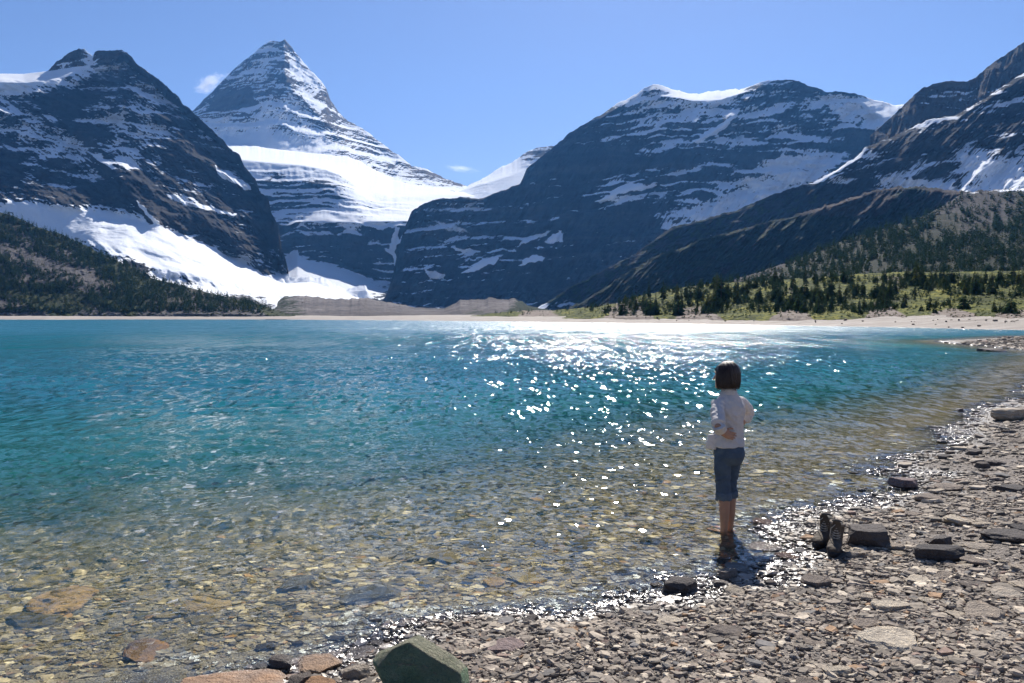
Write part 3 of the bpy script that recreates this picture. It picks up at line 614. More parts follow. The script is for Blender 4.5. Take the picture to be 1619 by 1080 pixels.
nr, nc = 620, 760
rad = np.concatenate([[0.3, 1.2, 2.2], 2.8 * (1300 / 2.8) ** (np.linspace(0, 1, nr - 3) ** 1.25)])
ang = R(1) * np.concatenate([np.linspace(-150, -48, 25)[:-1], np.linspace(-48, 48, nc - 48), np.linspace(48, 150, 25)[1:]])
RR, AA = np.meshgrid(rad, ang, indexing='ij')
gx, gy = RR * np.sin(AA), RR * np.cos(AA)
gs = shore_sd(gx, gy)
gz = ground_z(gx, gy, gs)
gme = mesh_np('ground', np.stack([gx, gy, gz], -1).reshape(-1, 3), grid_faces(nr, nc), True, {'shore': gs.ravel()})


def wet_nodes(N, pos, col, dry_rough):
    """stones near and under the waterline are wet: darker and glossy"""
    z = N.n('ShaderNodeSeparateXYZ', {0: pos}).outputs[2]
    nz = N.noise(N.vscale(pos, (1.3, 1.3, 0.0)), 1.0, 3, 0.5)
    wet = N.maprange(N.math('ADD', z, N.math('MULTIPLY', N.math('SUBTRACT', nz, 0.5), 0.10)), 0.015, 0.07, 1.0, 0.0)
    under = N.maprange(z, -0.07, -0.015, 1.0, 0.0)
    dk = N.mix(wet, (1, 1, 1, 1), (0.5, 0.48, 0.46, 1))
    dk = N.mix(under, dk, (1.2, 1.08, 0.80, 1))
    col = N.mix(1.0, col, dk, 'MULTIPLY')
    rough = N.math('MULTIPLY_ADD', wet, 0.2 - dry_rough, dry_rough)
    spec = N.math('MULTIPLY', N.math('MULTIPLY_ADD', wet, 0.8, 0.2), N.math('SUBTRACT', 1.0, under))
    rough = N.math('MAXIMUM', rough, N.math('MULTIPLY', under, 0.8))
    return col, rough, spec


N = NT('shore gravel'); pos = N.pos()
v1 = N.n('ShaderNodeTexVoronoi', {'Scale': 26.0, 'Vector': pos, 'Randomness': 1.0}); v2 = N.n('ShaderNodeTexVoronoi', {'Scale': 70.0, 'Vector': pos})
big = N.noise(pos, 0.35, 4, 0.6)
c1 = N.ramp(N.n('ShaderNodeSeparateColor', {0: v1.outputs['Color']}).outputs[0], [(0.0, (0.10, 0.085, 0.075)), (0.4, (0.19, 0.16, 0.138)), (0.75, (0.27, 0.23, 0.2)), (1.0, (0.38, 0.33, 0.28))])
c2 = N.ramp(N.n('ShaderNodeSeparateColor', {0: v2.outputs['Color']}).outputs[1], [(0.0, (0.09, 0.08, 0.072)), (0.5, (0.2, 0.17, 0.15)), (1.0, (0.34, 0.3, 0.26))])
col = N.mix(0.5, c1, c2)
col = N.mix(N.maprange(big, 0.35, 0.65, 0.0, 0.35), col, (0.2, 0.175, 0.15, 1))
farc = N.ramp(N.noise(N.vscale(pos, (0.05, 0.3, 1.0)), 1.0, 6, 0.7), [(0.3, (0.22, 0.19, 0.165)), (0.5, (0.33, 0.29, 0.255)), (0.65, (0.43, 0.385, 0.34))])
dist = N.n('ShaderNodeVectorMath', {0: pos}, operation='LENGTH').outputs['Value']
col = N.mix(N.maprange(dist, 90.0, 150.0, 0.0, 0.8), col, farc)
col, rg, spc = wet_nodes(N, pos, col, 0.85)
hh = N.math('SUBTRACT', N.math('MULTIPLY', v2.outputs['Distance'], -0.6), v1.outputs['Distance'])
b = N.bsdf(col, rg, N.bump(hh, 0.03, 0.8), spc)
M_GRAVEL = N.m
gro = link('ground', gme, M_GRAVEL); tag(gro, 'grey-brown gravel shore running under the lake and along its far beaches', 'ground', kind='structure')
gro.cycles.is_caustics_receiver = True

# ------------------------------------------------------------------ the lake
wr = np.concatenate([2.6 * (60 / 2.6) ** np.linspace(0, 1, 780), 60 * (1500 / 60) ** np.linspace(0, 1, 90)[1:]])
wa = R(1) * np.concatenate([np.linspace(-75, -36, 40)[:-1], np.linspace(-36, 36, 860), np.linspace(36, 75, 40)[1:]])
RR, AA = np.meshgrid(wr, wa, indexing='ij')
wx, wy = RR * np.sin(AA), RR * np.cos(AA)
ws = shore_sd(wx, wy)
wdepth = -ground_z(wx, wy, ws, rough=False)
cell = np.maximum(RR * 0.0017, np.gradient(RR, axis=0))
wz = np.zeros_like(wx)
wrng = np.random.default_rng(11)
warpx = 0.5 * fbm(wx / 2.2, wy / 2.2, 0, 3, 300); warpy = 0.5 * fbm(wx / 2.2, wy / 2.2, 0, 3, 310)
gust = np.clip(0.85 + 0.7 * fbm(wx / 9, wy / 5, 0, 3, 320), 0.25, 1.6)
for i in range(64):
    lam = 0.10 * (2 ** wrng.uniform(0, 4.3)); th = wrng.normal(-1.75, 0.85)
    k = 2 * math.pi / lam
    a = 0.0044 * lam * (1.1 if lam > 0.3 else 1.0)
    fade = sstep(2.2, 4.5, lam / cell)
    loc = sstep(-0.25, 0.45, vnoise(wx / (lam * 5) + i * 3.1, wy / (lam * 5) - i * 1.7, 0.0, 400 + i)) * 1.5
    wz += fade * loc * a * np.sin(k * ((wx + warpx * min(lam, .5)) * math.cos(th) + (wy + warpy * min(lam, .5)) * math.sin(th)) + wrng.uniform(0, 6.28))
shal = 0.38 + 0.62 * sstep(0.0, 4.0, -ws)
wz *= gust * shal * 1.3
turb = 1 - np.exp(-(np.maximum(wdepth, 0) / 1.5) ** 1.05)
lme = mesh_np('lake', np.stack([wx, wy, wz], -1).reshape(-1, 3), grid_faces(*wx.shape), True, {'depth': np.maximum(wdepth, 0).ravel(), 'turb': turb.ravel(), 'calm': sstep(0, 6, -ws).ravel()})
N = NT('clear turquoise lake water'); pos = N.pos()
dist = N.n('ShaderNodeVectorMath', {0: pos}, operation='LENGTH').outputs['Value']
farf = N.maprange(dist, 8.0, 70.0, 0.0, 1.0)
w1 = N.noise(N.vscale(pos, (5.0, 7.0, 1.0)), 1.0, 3, 0.5)
w2 = N.noise(N.vscale(pos, (1.3, 2.0, 1.0)), 1.0, 4, 0.6)
w3 = N.noise(N.vscale(pos, (0.25, 0.5, 1.0)), 1.0, 3, 0.6)
calm = N.attr('calm').outputs['Fac']
gustn = N.maprange(N.noise(N.vscale(pos, (0.012, 0.045, 1.0)), 1.0, 4, 0.6), 0.35, 0.65, 0.55, 1.15)
nb1 = N.n('ShaderNodeBump', {'Height': w1, 'Distance': 0.055, 'Strength': N.math('MULTIPLY', calm, N.math('MULTIPLY_ADD', farf, 0.75, 0.25))})
nb2 = N.n('ShaderNodeBump', {'Height': w2, 'Distance': 0.30, 'Strength': N.math('MULTIPLY', farf, N.math('MULTIPLY', gustn, 0.6)), 'Normal': nb1.outputs[0]})
nb3 = N.n('ShaderNodeBump', {'Height': w3, 'Distance': 0.9, 'Strength': N.math('MULTIPLY', N.maprange(dist, 30.0, 200.0), 0.6), 'Normal': nb2.outputs[0]})
nrm = nb3.outputs[0]


def facets(scale, gate):
    c = N.n('ShaderNodeTexVoronoi', {'Scale': 1.0, 'Vector': N.n('ShaderNodeVectorMath', {0: N.vscale(pos, scale), 1: N.n('ShaderNodeCombineXYZ', {0: N.math('MULTIPLY', w2, 1.3), 1: N.math('MULTIPLY', w1, 0.8)}).outputs[0]}, operation='ADD').outputs[0]})
    s_ = N.n('ShaderNodeSeparateColor', {0: c.outputs['Color']})
    r = []
    for k in (0, 1):
        v = N.math('MULTIPLY_ADD', s_.outputs[k], 2.0, -1.0)
        r.append(N.math('MULTIPLY', v, N.math('ABSOLUTE', v)))
    g = N.maprange(s_.outputs[2], gate, gate + 0.02, 0.45, 1.0)
    return [N.math('MULTIPLY', q_, g) for q_ in r]


fa, fb, fc = facets((17.0, 12.0, 0.0), 0.91), facets((9.0, 2.3, 0.0), 0.972), facets((2.4, 0.2, 0.0), 0.45)
wa_ = N.math('SUBTRACT', 1.0, N.maprange(dist, 10.0, 20.0)); wc_ = N.maprange(dist, 38.0, 70.0); wb_ = N.math('SUBTRACT', N.math('SUBTRACT', 1.0, wa_), wc_)
tl_ = [N.math('MULTIPLY_ADD', fa[k], N.math('MULTIPLY', wa_, 0.85), N.math('MULTIPLY_ADD', fb[k], N.math('MULTIPLY', wb_, 0.62), N.math('MULTIPLY', fc[k], N.math('MULTIPLY', wc_, 0.75)))) for k in (0, 1)]
calm2 = N.math('MINIMUM', N.math('MULTIPLY_ADD', calm, 1.4, 0.5), 1.0)
tl_ = [N.math('MULTIPLY', q_, N.math('MULTIPLY', N.math('MULTIPLY', calm2, gustn), kx_)) for q_, kx_ in zip(tl_, (0.26, 1.05))]
nrf = N.n('ShaderNodeVectorMath', {0: N.n('ShaderNodeVectorMath', {0: nrm, 1: N.n('ShaderNodeCombineXYZ', {0: tl_[0], 1: tl_[1]}).outputs[0]}, operation='ADD').outputs[0]}, operation='NORMALIZE').outputs[0]
refr = N.n('ShaderNodeBsdfRefraction', {'Color': (0.93, 0.985, 0.97, 1), 'Roughness': 0.0, 'IOR': 1.33, 'Normal': nrm})
dcol = N.ramp(N.math('MULTIPLY', N.attr('depth').outputs['Fac'], 0.125), [(0.0, (0.03, 0.12, 0.10)), (0.2, (0.014, 0.14, 0.132)), (0.55, (0.008, 0.125, 0.145)), (1.0, (0.006, 0.108, 0.145))])
dif = N.n('ShaderNodeBsdfDiffuse', {'Color': dcol})
body = N.n('ShaderNodeMixShader', {0: N.attr('turb').outputs['Fac'], 1: refr.outputs[0], 2: dif.outputs[0]})
fr = N.n('ShaderNodeFresnel', {'IOR': 1.33, 'Normal': nrf})
lg = N.math('LOGARITHM', N.math('MAXIMUM', dist, 1.0), 10.0)
grough = N.ramp(lg, [(0.0, (0.10,) * 3), (0.2, (0.10,) * 3), (0.4, (0.11,) * 3), (0.6, (0.15,) * 3), (0.8, (0.37,) * 3), (1.0, (0.42,) * 3)])
for el, p_ in zip(grough.node.color_ramp.elements, (0.0, 0.30, 0.45, 0.60, 0.72, 1.0)): el.position = p_
N.set(grough.node.inputs[0], N.math('DIVIDE', lg, 3.0))
gl = N.n('ShaderNodeBsdfGlossy', {'Color': (1, 1, 1, 1), 'Roughness': grough, 'Normal': nrf}, distribution='BECKMANN')
top = N.n('ShaderNodeMixShader', {0: N.math('MULTIPLY', fr, 0.95), 1: body.outputs[0], 2: gl.outputs[0]})
N.t.links.new(top.outputs[0], N.out.inputs[0])
lake = link('lake', lme, N.m); tag(lake, 'clear turquoise mountain lake rippled by wind', 'lake', kind='structure')
lake.cycles.is_caustics_caster = True
# ------------------------------------------------------------------ stones
def stone_shape(seed, flat, cuts=9, sub=3, layered=0.0, pointy=0.0):
    """an angular stone about 1 wide, resting on z = 0; flat is its height"""
    r = np.random.default_rng(seed)
    bm = bmesh.new(); bmesh.ops.create_icosphere(bm, subdivisions=sub, radius=1.0)
    V = np.array([v.co for v in bm.verts]); Fc = np.array([[v.index for v in f.verts] for f in bm.faces]); bm.free()
    Q = V.copy()
    for _ in range(cuts):
        n = r.normal(size=3); n[2] *= 0.55; n /= np.linalg.norm(n)
        d = r.uniform(0.55, 0.85)
        k = Q @ n; over = np.maximum(k - d, 0); Q -= over[:, None] * n * 0.97
    for sgn in (1, -1):                      # split along the bedding: flat top and bottom
        n = np.array([r.normal(0, .10), r.normal(0, .10), sgn]); n /= np.linalg.norm(n)
        d = r.uniform(0.42, 0.6); k = Q @ n; over = np.maximum(k - d, 0); Q -= over[:, None] * n * (0.96 - pointy * .6)
    Q[:, 0] *= r.uniform(0.85, 1.15); Q[:, 1] *= r.uniform(0.62, 0.9)
    nn = fbm(Q[:, 0] * 2.2 + seed, Q[:, 1] * 2.2, Q[:, 2] * 2.2 + .37, 4, seed)
    Q *= (1 + 0.07 * nn)[:, None]
    if layered:
        Q[:, :2] *= (1 + layered * np.sin(Q[:, 2] * 17 + 3 * nn))[:, None]
    Q[:, 2] -= Q[:, 2].min()
    Q[:, 2] *= flat / Q[:, 2].max()
    w = max(np.ptp(Q[:, 0]), np.ptp(Q[:, 1])); Q[:, :2] /= w
    return Q, Fc


def mat_stone(name, stops, dry=0.8, strata=0.0):
    N = NT(name); pos = N.pos()
    rnd = N.n('ShaderNodeObjectInfo').outputs['Random']
    oc = N.n('ShaderNodeTexCoord').outputs['Object']
    base = N.ramp(rnd, stops)
    n1 = N.noise(oc, 5.0, 6, 0.65); n2 = N.noise(oc, 28.0, 4, 0.6)
    col = N.mix(1.0, base, N.ramp(n1, [(0.3, (0.62, 0.6, 0.6)), (0.5, (1, 1, 1)), (0.72, (1.3, 1.22, 1.1))]), 'MULTIPLY')
    col = N.mix(N.maprange(n2, 0.58, 0.78, 0, 0.25), col, (0.1, 0.085, 0.075, 1))
    col, rg, spc = wet_nodes(N, pos, col, dry)
    N.bsdf(col, rg, N.bump(N.math('MULTIPLY_ADD', n2, 0.4, n1), 0.05, 0.9), spc)
    return N.m


M_SHALE = mat_stone('grey brown shale', [(0.0, (0.13, 0.108, 0.095)), (0.35, (0.2, 0.165, 0.14)), (0.65, (0.28, 0.23, 0.19)), (0.9, (0.37, 0.31, 0.25)), (1.0, (0.42, 0.37, 0.31))])
M_PALE = mat_stone('pale buff stone', [(0.0, (0.40, 0.335, 0.26)), (1.0, (0.5, 0.43, 0.34))])
M_DARK = mat_stone('dark slate stone', [(0.0, (0.07, 0.063, 0.062)), (1.0, (0.14, 0.12, 0.11))])
M_RUST = mat_stone('rust orange stone', [(0.0, (0.27, 0.15, 0.08)), (1.0, (0.36, 0.225, 0.13))])
M_PURPLE = mat_stone('mauve grey stone', [(0.0, (0.2, 0.15, 0.145)), (1.0, (0.25, 0.19, 0.18))])
M_BEDST = mat_stone('lake bed stone', [(0.0, (0.10, 0.085, 0.065)), (0.3, (0.19, 0.155, 0.105)), (0.6, (0.3, 0.24, 0.16)), (0.85, (0.38, 0.31, 0.21)), (1.0, (0.36, 0.23, 0.13))], 0.5)

protos = {}


def proto(kind, i):
    k = (kind, i)
    if k not in protos:
        fl, cuts, lay, pt = {'slab': (0.17, 9, 0.03, 0), 'block': (0.42, 10, 0.02, 0), 'boulder': (0.62, 12, 0.0, .6), 'shard': (0.09, 8, 0.0, 0)}[kind]
        Q, Fc = stone_shape(100 + 17 * i + len(kind), fl * (0.8 + 0.45 * ((i * 37) % 10) / 10), cuts, 4 if kind != 'shard' else 3, lay, pt)
        me = mesh_np('stone_' + kind, Q, Fc, True)
        me.polygons.foreach_set('use_smooth', np.zeros(len(me.polygons), bool))
        protos[k] = me
    return protos[k]


NAMES = {'slab': 'flat_stone', 'block': 'stone', 'boulder': 'boulder', 'shard': 'flat_stone'}
_st = {}


def put_stone(loc, width, kind, i, mat, label, group=None, rz=0.0, tilt=(0, 0), sink=0.25, zs=1.0, ys=1.0, cat='stone', name=None, wabs=None):
    me = proto(kind, i)
    key = (kind, i, mat.name)
    if key not in _st:
        m2 = me.copy(); m2.materials.append(mat); _st[key] = m2
    o = link(name or NAMES[kind], _st[key])
    h = (me.vertices[0].co.z, )
    o.location = (loc[0], loc[1], loc[2] - sink * width * {'slab': 0.17, 'block': 0.42, 'boulder': 0.62, 'shard': 0.09}[kind] * zs)
    o.scale = (width, width * ys, width * zs); o.rotation_euler = (tilt[0], tilt[1], rz)
    tag(o, label, cat, group)
    o.cycles.is_caustics_receiver = True
    return o


TAKEN = []


def by_px(px, py, wpx, kind, i, mat, label, **kw):
    """a stone whose base centre shows at a photograph pixel, wpx photograph pixels wide"""
    p = ground_at(px, py); wd = wpx * np.linalg.norm(p - np.array([0, 0, H])) / F
    TAKEN.append((p[0], p[1], wd * 0.5))
    return put_stone(p, wd, kind, i, mat, label, **kw)


# the stones one would point at
def hero_boulder():
    Q, Fc = stone_shape(777, 0.62, 5, 5, 0.0, 0.2)
    # wedge: high edge to the left back, sloping lit top, broad flat face towards the viewer
    for n, d in (((0.02, -0.93, 0.36), 0.20), ((0.30, -0.85, 0.45), 0.235), ((-0.5, -0.75, 0.4), 0.28), ((0.55, 0.12, 0.82), 0.40), ((0.42, -0.3, 0.86), 0.43), ((-0.78, -0.1, 0.62), 0.46), ((-0.4, .3, .9), .5), ((0.93, -0.2, 0.25), 0.40)):
        n = np.array(n) / np.linalg.norm(n); c = Q - np.array([0, 0, 0.0]); k = c @ n; over = np.maximum(k - d, 0); Q = Q - over[:, None] * n * 0.93
    Q = Q * (1 + 0.03 * fbm(Q[:, 0] * 5, Q[:, 1] * 5, Q[:, 2] * 5 + .3, 5, 5, .6) - 0.03 * np.maximum(ridged(Q[:, 0] * 3 + Q[:, 1], Q[:, 2] * 4, 3, 8) - .55, 0))[:, None]
    Q[:, 2] -= Q[:, 2].min()
    N = NT('greenish boulder rock'); oc = N.n('ShaderNodeTexCoord').outputs['Object']
    n1 = N.noise(oc, 5.0, 7, 0.7); n2 = N.noise(oc, 30.0, 5, 0.65)
    col = N.ramp(n1, [(0.3, (0.14, 0.16, 0.1)), (0.5, (0.26, 0.255, 0.175)), (0.7, (0.4, 0.36, 0.26))])
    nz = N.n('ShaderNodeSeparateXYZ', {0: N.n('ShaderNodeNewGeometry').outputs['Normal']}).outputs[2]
    col = N.mix(N.maprange(nz, 0.35, 0.75, 0.85, 0.0), col, N.ramp(n1, [(0.3, (0.09, 0.19, 0.12)), (0.7, (0.19, 0.31, 0.19))]))  # steep faces are mixed towards green, upward faces stay tan
    col = N.mix(N.maprange(n2, 0.52, 0.75, 0, 0.5), col, (0.06, 0.07, 0.05, 1))
    n3 = N.noise(oc, 90.0, 3, 0.6); cr = N.n('ShaderNodeTexVoronoi', {'Scale': 5.0, 'Vector': N.n('ShaderNodeVectorMath', {0: oc, 1: N.n('ShaderNodeCombineXYZ', {0: n1, 1: n2}).outputs[0]}, operation='ADD').outputs[0]}, feature='DISTANCE_TO_EDGE').outputs[0]
    crack = N.maprange(cr, 0.0, 0.02, 0.0, 1.0); col = N.mix(crack, N.mix(0.5, col, (0.03, 0.035, 0.025, 1)), col)
    col = N.mix(N.maprange(n3, 0.62, 0.72, 0, 0.5), col, (0.3, 0.3, 0.24, 1))
    N.bsdf(col, 0.8, N.bump(N.math('MULTIPLY_ADD', crack, 0.15, N.math('MULTIPLY_ADD', n3, 0.25, N.math('MULTIPLY_ADD', n2, 0.5, n1))), 0.07, 1.0), 0.3)
    me = mesh_np('boulder', Q, Fc, True); me.materials.append(N.m)
    return me


p = ground_at(662, 1100)
o = link('boulder', hero_boulder()); o.location = (p[0], p[1], p[2] - 0.02); s = 168 * np.linalg.norm(p - np.array([0, 0, H])) / F
o.scale = (s, s * 1.0, s * 0.92); o.rotation_euler = (0, 0, R(4)); tag(o, 'big wedge-shaped boulder with green steep face at the bottom edge', 'boulder')
TAKEN.append((p[0], p[1], s * 0.5))

by_px(503, 1054, 66, 'slab', 1, M_RUST, 'rust-orange flat stone standing out of the shallow water left of green boulder', rz=0.2, zs=0.62, sink=0.1, cat='stone')
by_px(345, 1092, 158, 'slab', 2, M_RUST, 'broad pale orange slab at the bottom edge left of the small black stones', rz=0.1, zs=0.42, sink=0.1)
by_px(412, 1062, 26, 'boulder', 3, M_DARK, 'small black wet stone, left one of a pair beside the broad orange slab', zs=1.0)
by_px(446, 1055, 34, 'boulder', 4, M_DARK, 'small black wet stone, right one of a pair beside the broad orange slab', zs=0.9)
by_px(566, 1072, 40, 'boulder', 5, M_SHALE, 'rounded grey stone tucked against the left foot of the green boulder', zs=0.9)
by_px(478, 1078, 40, 'block', 6, M_SHALE, 'small grey block below the rust-orange flat stone', rz=.7)
by_px(500, 1090, 60, 'slab', 7, M_RUST, 'tan flat stone at the bottom edge under rust-orange stone', rz=.4)
by_px(797, 1030, 74, 'slab', 8, M_PURPLE, 'mauve square slab lying right of the green boulder', rz=0.35, zs=1.1, ys=1.2)
by_px(722, 1022, 48, 'slab', 9, M_RUST, 'thin ochre stone just behind the green boulder', rz=-.2, zs=1.3)
by_px(684, 1006, 44, 'block', 10, M_DARK, 'dark green-black stone in the wet edge behind the green boulder', rz=.3, zs=.7)
by_px(838, 990, 40, 'block', 11, M_DARK, 'dark pointed stone at the wet edge above the mauve slab', rz=1.2, zs=1.0)
by_px(875, 1003, 44, 'block', 12, M_SHALE, 'mauve-grey block at the wet edge right of dark pointed stone', rz=.2, zs=.8)
by_px(868, 1043, 42, 'slab', 13, M_SHALE, 'small flat grey stone right of the mauve slab', rz=.1)
by_px(1055, 986, 52, 'slab', 14, M_PALE, 'pale cream rounded flat stone, brightest one below the shadow', rz=0.4, zs=1.0)
by_px(1152, 1006, 68, 'slab', 15, M_SHALE, 'long grey-brown slab right of the pale cream stone', rz=0.15, zs=1.3)
by_px(1165, 1012, 44, 'slab', 16, M_SHALE, 'small grey slab tucked under the long grey-brown slab', rz=-.1, zs=.8)
by_px(1000, 1043, 70, 'slab', 17, M_SHALE, 'wide thin grey slab near the bottom edge', rz=.1, zs=.7)
by_px(1413, 1022, 86, 'slab', 18, M_PALE, 'large thick buff slab, biggest on the right half of the beach', rz=0.1, zs=1.3, ys=1.15)
by_px(1498, 1042, 46, 'slab', 19, M_PALE, 'rounded pale slab lying below and right of the large buff slab', rz=0.2, zs=.8)
by_px(1275, 963, 38, 'slab', 20, M_PALE, 'small tan oval stone in the middle of the gravel', rz=.6, zs=.9)
by_px(1163, 940, 36, 'slab', 21, M_PALE, 'tilted pale stone just below the shadow of the person', rz=.9, tilt=(.15, -.25), zs=1.0)
by_px(1457, 919, 50, 'slab', 22, M_PALE, 'long thin cream stone alone on the right-hand gravel', rz=.05, zs=.7)
by_px(1480, 881, 66, 'slab', 23, M_DARK, 'thick dark slab casting a black shadow right of the boots', rz=.05, zs=1.8, sink=.1)
p1 = by_px(1487, 862, 44, 'block', 24, M_DARK, 'dark lump sitting behind the thick dark slab', rz=.8, zs=.8)
by_px(1371, 860, 68, 'block', 25, M_DARK, 'dark rounded boulder right beside the hiking boots', rz=.2, zs=1.0, sink=.15, cat='boulder', name='boulder')
by_px(1352, 880, 27, 'block', 26, M_SHALE, 'small brown cube-like stone at the right foot of the boots', rz=.3, zs=1.1)
by_px(1413, 867, 30, 'slab', 27, M_SHALE, 'flat grey stone right of the dark rounded boulder', rz=.3, zs=1.4)
by_px(1588, 852, 62, 'slab', 28, M_DARK, 'smooth dark grey slab near the right edge of the picture', rz=.3, zs=1.2, ys=1.2)
by_px(1612, 842, 34, 'block', 29, M_DARK, 'dark block at the right edge beside smooth dark slab', rz=.1)
by_px(1072, 936, 58, 'boulder', 30, M_DARK, 'dark wet pyramid-shaped stone at the water edge left of the shadow', rz=.5, zs=.85, sink=.15)
by_px(1140, 925, 30, 'slab', 31, M_SHALE, 'grey rounded stone at the end of the shadow', rz=.5, zs=1.6)
by_px(1427, 769, 40, 'slab', 32, M_PURPLE, 'brown slab with a black shaded edge at the glittering waterline', rz=.1, zs=2.0, sink=.1)
by_px(1470, 790, 40, 'slab', 33, M_SHALE, 'dark-edged slab up the beach from the brown waterline slab', rz=.05, zs=1.5)
by_px(1599, 663, 56, 'slab', 34, M_PALE, 'large flat tan rock high up the shore at the right edge', rz=.1, zs=1.5, sink=.1)
by_px(1517, 712, 32, 'slab', 35, M_PALE, 'white flat wet stone at the far waterline', rz=.3, zs=1.2)
by_px(1493, 726, 26, 'block', 36, M_DARK, 'black stone left of the white flat wet stone', rz=.5)
by_px(1541, 720, 26, 'slab', 37, M_DARK, 'dark chunky slab right of the white flat wet stone', rz=.2, zs=2.0)
by_px(1340, 764, 12, 'block', 38, M_DARK, 'small black stone alone in the glitter off the waterline', zs=1.2, sink=0)
by_px(1553, 739, 20, 'boulder', 39, M_SHALE, 'round grey stone up the beach from dark chunky slab', zs=.9)
by_px(1600, 775, 46, 'slab', 40, M_DARK, 'long low dark slab at the right edge of the beach', rz=.05, zs=1.4)
by_px(1573, 735, 26, 'slab', 41, M_DARK, 'dark flat stone right of the round grey stone', rz=.1, zs=1.6)
by_px(1205, 868, 60, 'slab', 42, M_SHALE, 'wet brown slab at the waterline left of the boots', rz=.05, zs=.8)
by_px(1245, 880, 36, 'slab', 43, M_RUST, 'small orange-brown stone at the waterline between shadow and boots', rz=.1, zs=.8)
# lake bed stones that show through the water
for (x, y, wp, k, i, m, lb) in [
        (590, 886, 44, 'block', 50, M_DARK, 'dark stone under shallow water in the middle of the lake edge'),
        (246, 892, 26, 'boulder', 51, M_BEDST, 'small greenish stone under water beside a long tan slab'), (278, 890, 46, 'slab', 52, M_BEDST, 'long tan slab under water right of small greenish stone'),
        (350, 893, 44, 'slab', 53, M_BEDST, 'bright-edged tan slab under water with a caustic line on it'), (100, 985, 120, 'slab', 54, M_BEDST, 'very broad flat slab under water near the left edge'),
        (330, 980, 90, 'slab', 55, M_BEDST, 'two-lobed tan slab under water in the lower left'), (270, 997, 44, 'block', 56, M_BEDST, 'brown block under water in the lower left'),
        (585, 960, 100, 'slab', 57, M_BEDST, 'big sandy slab under water above the green boulder'), (470, 948, 60, 'block', 58, M_BEDST, 'dark-sided stone under water left of the big sandy slab'),
        (228, 1042, 80, 'slab', 59, M_RUST, 'orange slab breaking the shallow water at lower left'), (60, 965, 60, 'block', 60, M_BEDST, 'brown stone under water by the left edge'),
        (420, 905, 50, 'slab', 61, M_BEDST, 'flat stone under water in mid-left shallows'), (160, 862, 46, 'block', 62, M_DARK, 'dark stone under water at the far left shallows'),
        (700, 905, 60, 'slab', 63, M_BEDST, 'sandy slab under water left of the sparkling ripples'), (50, 1010, 90, 'slab', 64, M_BEDST, 'dark flat stone under water at the lower left edge'),
        (985, 912, 34, 'slab', 65, M_BEDST, 'tan stone under water near the pyramid-shaped wet stone'), (1030, 870, 40, 'slab', 66, M_DARK, 'dark slab under water left of the person'),
        (1285, 757, 46, 'slab', 67, M_BEDST, 'tan slab under water between the person and the waterline'), (1205, 829, 36, 'slab', 68, M_RUST, 'ochre slab just under water right of the ankles')]:
    by_px(x, y, wp, k, i, m, lb, rz=(i * 0.7) % 3, zs=1.2, sink=.2)
# rock and small dark things on the far shores
p = (*P0(1567, 556), -0.12); wd = 44 * p[1] / F
put_stone((p[0], p[1], p[2] + .02), wd, 'slab', 70, M_DARK, 'long black rock lying in the water beside the gravel spit', rz=.05, zs=1.5, sink=0.05, cat='rock', name='rock'); TAKEN.append((p[0], p[1], wd / 2))
for i, (x, y, wp) in enumerate([(1548, 517.5, 6), (1574, 516.5, 8), (1590, 516.8, 5), (1522, 517.5, 5), (1500, 517, 4), (1444, 515.5, 5), (1378, 511, 4), (1404, 516, 4), (1331, 514, 4), (1612, 512, 5)]):
    q = P0(x, y, 0.25); put_stone((q[0], q[1], float(ground_z(np.array([q[0]]), np.array([q[1]]))[0])), wp * q[1] / F, 'slab', 71 + i % 4, M_DARK, 'small dark rock near the waterline of the far right beach', 'dark rocks on the far right beach', rz=i, zs=2.2, sink=0.05, cat='rock', name='rock')

for i in range(46):
    x = float(rng.uniform(960, 1619)); y = float(rng.uniform(503, np.interp(x, [960, 1100, 1300, 1619], [508, 510, 514, 520])))
    q = P(x, y, np.interp(x, [960, 1100, 1300, 1619], [335, 268, 195, 142]) * rng.uniform(.98, 1.08)); zz_ = float(ground_z(np.array([q[0]]), np.array([q[1]]))[0])
    put_stone((q[0], q[1], zz_), rng.uniform(1.5, 4.5) * q[1] / F, ('slab', 'block')[i % 2], 71 + i % 4, (M_SHALE, M_DARK, M_PALE)[i % 3], 'scattered stone lying on the wide far right beach', 'stones on the far right beach', rz=i, zs=1.6, sink=0.1, cat='rock', name='rock')
# driftwood on the far beach
q = P(1604, 505, 150); zz_ = float(ground_z(np.array([q[0]]), np.array([q[1]]))[0])
n_ = 9; tt = np.linspace(0, 1, 14); rr_ = 0.11 * (1 - .6 * tt); ax = np.stack([-.75 + 1.5 * tt, .08 * np.sin(tt * 5), .12 + .25 * tt + .05 * np.sin(tt * 9)], -1)
an = np.arange(n_) * 2 * np.pi / n_; LV = np.concatenate([ax[i] + np.stack([0 * an, np.cos(an), np.sin(an)], -1) * rr_[i] * (1 + .12 * np.sin(3 * an + i))[:, None] for i in range(14)])
N = NT('weathered driftwood'); N.bsdf((0.06, 0.05, 0.045, 1), .9); lg_ = link('driftwood_log', mesh_np('driftwood_log', LV, grid_faces(14, n_)), N.m); lg_.location = (q[0], q[1], zz_)
tag(lg_, 'dark driftwood log lying on the far right beach near the picture edge', 'log')

# ---------------------------------------------------------------- many more loose stones, each its own object
srng = np.random.default_rng(77)


def free(x, y, r):
    return all((x - a) ** 2 + (y - b) ** 2 > (r + c) ** 2 * 0.7 for a, b, c in TAKEN)


